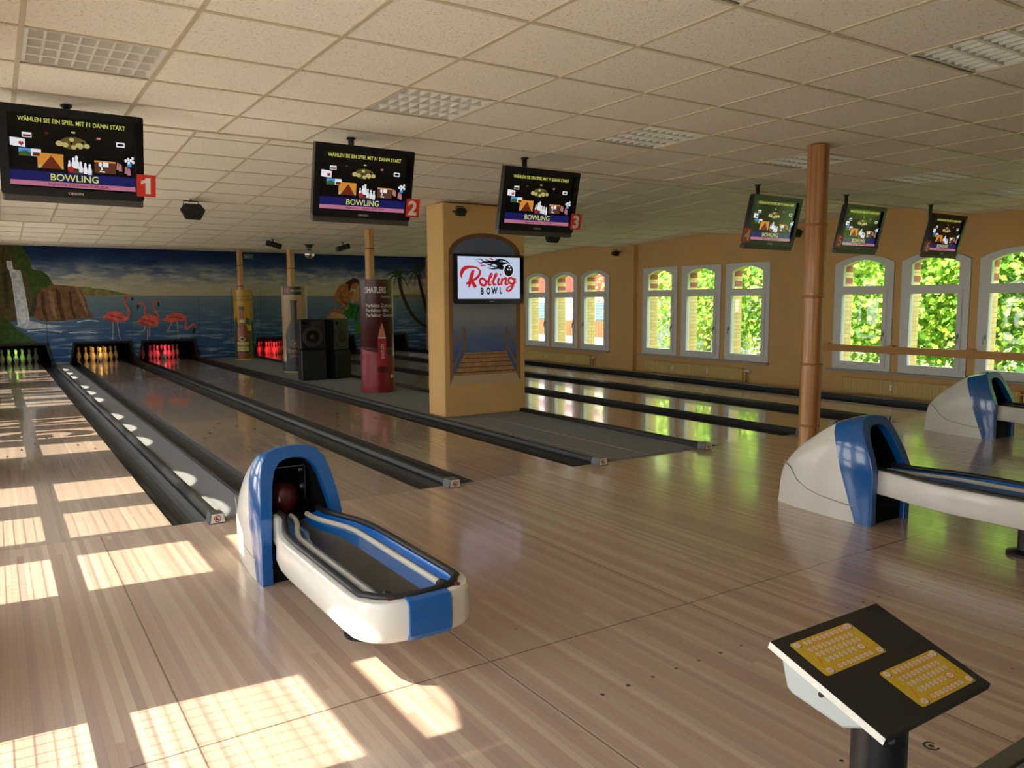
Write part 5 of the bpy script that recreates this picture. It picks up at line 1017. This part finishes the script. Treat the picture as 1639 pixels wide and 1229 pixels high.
def tree(x, y, h, cr, cz, nleaf, ls, pal, label, trunk_r=0.16, seed=1, name='tree', sq=1.0):
    rnd = random.Random(seed); t = thing(name, label, 'tree', (x, y, GZ))
    b = MB(); tips = []
    b.tube([(0, 0, 0), (0.1, 0.05, h * 0.3), (-0.05, 0.12, h * 0.6), (0.1, 0.0, h * 0.95)], [trunk_r, trunk_r * .8, trunk_r * .55, trunk_r * .2], 10)
    for k in range(14):
        a = rnd.uniform(0, 6.28); z0 = h * rnd.uniform(0.3, 0.75); L = cr * rnd.uniform(0.5, 0.9)
        b.tube([(0, 0.05, z0), (L * .5 * math.cos(a), L * .5 * math.sin(a), z0 + L * .35), (L * math.cos(a), L * math.sin(a), z0 + L * .6)], [trunk_r * .4, trunk_r * .22, trunk_r * .06], 6)
    b.build('trunk', BARK, t)
    b = MB(); cl = [(rnd.gauss(0, 1), rnd.gauss(0, 1), rnd.gauss(0, 1)) for _ in range(150)]
    C_ = []
    for q in cl:
        l = math.sqrt(sum(w * w for w in q)) or 1; rr = rnd.uniform(0.35, 1.0) ** 0.6
        C_.append((q[0] / l * rr * cr, q[1] / l * rr * cr * sq, cz + q[2] / l * rr * cr * 1.0))
    star = [(0, 0.0), (0.42, 0.10), (0.34, 0.38), (0.52, 0.62), (0.20, 0.66), (0.0, 1.0), (-0.20, 0.66), (-0.52, 0.62), (-0.34, 0.38), (-0.42, 0.10)]
    for k in range(nleaf):
        c = C_[rnd.randrange(len(C_))]; s_ = cr * 0.22
        px, py, pz = c[0] + rnd.gauss(0, s_), c[1] + rnd.gauss(0, s_), c[2] + rnd.gauss(0, s_ * .8)
        u = Vector((rnd.gauss(0, 1), rnd.gauss(0, 1), rnd.gauss(0, .6))).normalized(); nrm = Vector((rnd.gauss(-0.5, .7), rnd.gauss(-.1, .7), rnd.gauss(0.6, .5))).normalized()
        w = u.cross(nrm).normalized(); u = nrm.cross(w); sz = ls * rnd.uniform(0.7, 1.3)
        b.add([(px + (w.x * i + u.x * j) * sz, py + (w.y * i + u.y * j) * sz, pz + (w.z * i + u.z * j) * sz) for i, j in star], [tuple(range(10))], rnd.choice(pal))
    b.build('foliage', LEAF, t)
    return t
tree(17.6, 4.6, 7.2, 2.6, 4.0, 17000, 0.125, (0, 1, 1, 2, 4, 4), 'bright green maple just outside the handrail windows', 0.17, 3)
tree(17.2, 0.2, 7.0, 2.4, 4.2, 14000, 0.125, (0, 1, 2, 4, 5), 'green maple with pale trunk outside the handrail windows', 0.20, 5)
tree(21.5, 14.2, 8.0, 3.2, 4.2, 17000, 0.12, (3, 3, 1, 0, 4), 'yellowish tree outside the middle window group', 0.16, 9)
tree(19.2, 9.6, 7.0, 2.6, 4.2, 14000, 0.12, (3, 1, 0, 2, 2), 'yellow green tree between maple and yellowish tree', 0.15, 12)
tree(26.0, 6.5, 10.0, 4.2, 5.5, 10000, 0.25, (0, 2, 5, 1), 'large green tree farther behind the maples', 0.25, 15)
tree(25.0, -1.5, 10.0, 4.2, 5.5, 8000, 0.25, (2, 5, 1, 4), 'large dark green tree beyond the pale-trunked maple', 0.25, 18)
tree(17.5, -5.0, 7.0, 2.6, 4.2, 4000, 0.24, (0, 1, 2, 4), 'green maple outside the windows near the seating carpet', 0.18, 21)
tree(37.0, 17.0, 9.0, 3.6, 5.0, 4600, 0.32, (3, 1, 2, 0), 'yellow green tree behind the white house', 0.22, 25)
# white house across the street
t = thing('house', 'white house with brown cladding and red roof across the street', 'house', (24.0, 24.5, GZ))
MB().box((0, -4.2, 0.0), (7.0, 6.5, 5.0)).build('walls', mat('white_render', '#9c9c9a', rough=0.8), t)
b = MB()
for k in range(52):
    y = -4.2 + k * 0.2; b.box((-0.05, y + 0.01, 1.28), (-0.001, y + 0.19, 2.02))
b.build('wood_cladding', mat('brown_cladding', '#754a22', rough=0.7, noise=0.2, nscale=3.0), t)
b = MB()
for k in range(52):
    y = -4.2 + k * 0.2; b.box((-0.06, y + 0.01, 3.40), (-0.001, y + 0.19, 4.2))
b.build('gable_boards', mat('red_boards', '#74301f', rough=0.7, noise=0.2, nscale=3.0), t)
b = MB(); b.loft([[(-0.5, -4.6, 5.25), (3.5, -4.6, 7.0), (7.5, -4.6, 5.25)], [(-0.5, 6.9, 5.25), (3.5, 6.9, 7.0), (7.5, 6.9, 5.25)]], True, True, True); b.build('roof', mat('red_tiles', '#a8473a', rough=0.7, noise=0.2, nscale=6.0), t)
for y in (-1.45, 3.4):
    b = MB(); b.box((-0.03, y - 0.52, 2.04), (-0.001, y + 0.52, 2.88)); w = b.build('window', mat('dark_frame', '#3a4a52', rough=0.5), t)
    b = MB()
    for k in range(6): b.box((-0.045, y - 0.46, 2.09 + k * 0.13), (-0.031, y + 0.46, 2.19 + k * 0.13))
    b.build('shutter', mat('pale_shutter', '#4d6c78', rough=0.5), w)
MB().box((-3.2, -5.0, 0.0), (-3.0, 7.0, 1.05)).build('garden_wall', mat('grey_stone_wall', '#b9b6ac', rough=0.9, noise=0.2, nscale=2.0), t)
# reddish brick building behind the maples
t = thing('building', 'reddish brick building showing through the leaves behind the maples', 'building', (33.0, -4.0, GZ))
MB().box((0, -9.0, 0.0), (8.0, 9.0, 9.0)).build('walls', mat('red_brick', '#9a6a5c', rough=0.9, noise=0.15, nscale=4.0), t)
for y in (-6.5, -3.2, 0.1, 3.4, 6.7):
    for z in (1.2, 4.6):
        f = MB().box((-0.06, y - 0.65, z), (-0.001, y + 0.65, z + 2.0)).build('window', M['pvc'], t); MB().box((-0.075, y - 0.5, z + 0.15), (-0.061, y + 0.5, z + 1.85)).build('pane', mat('dark_pane', '#3a444c', rough=0.1), f)
MB().box((-0.4, -9.4, 9.0), (8.4, 9.4, 9.4)).build('roof', mat('dark_roof', '#5a4a44', rough=0.8), t)
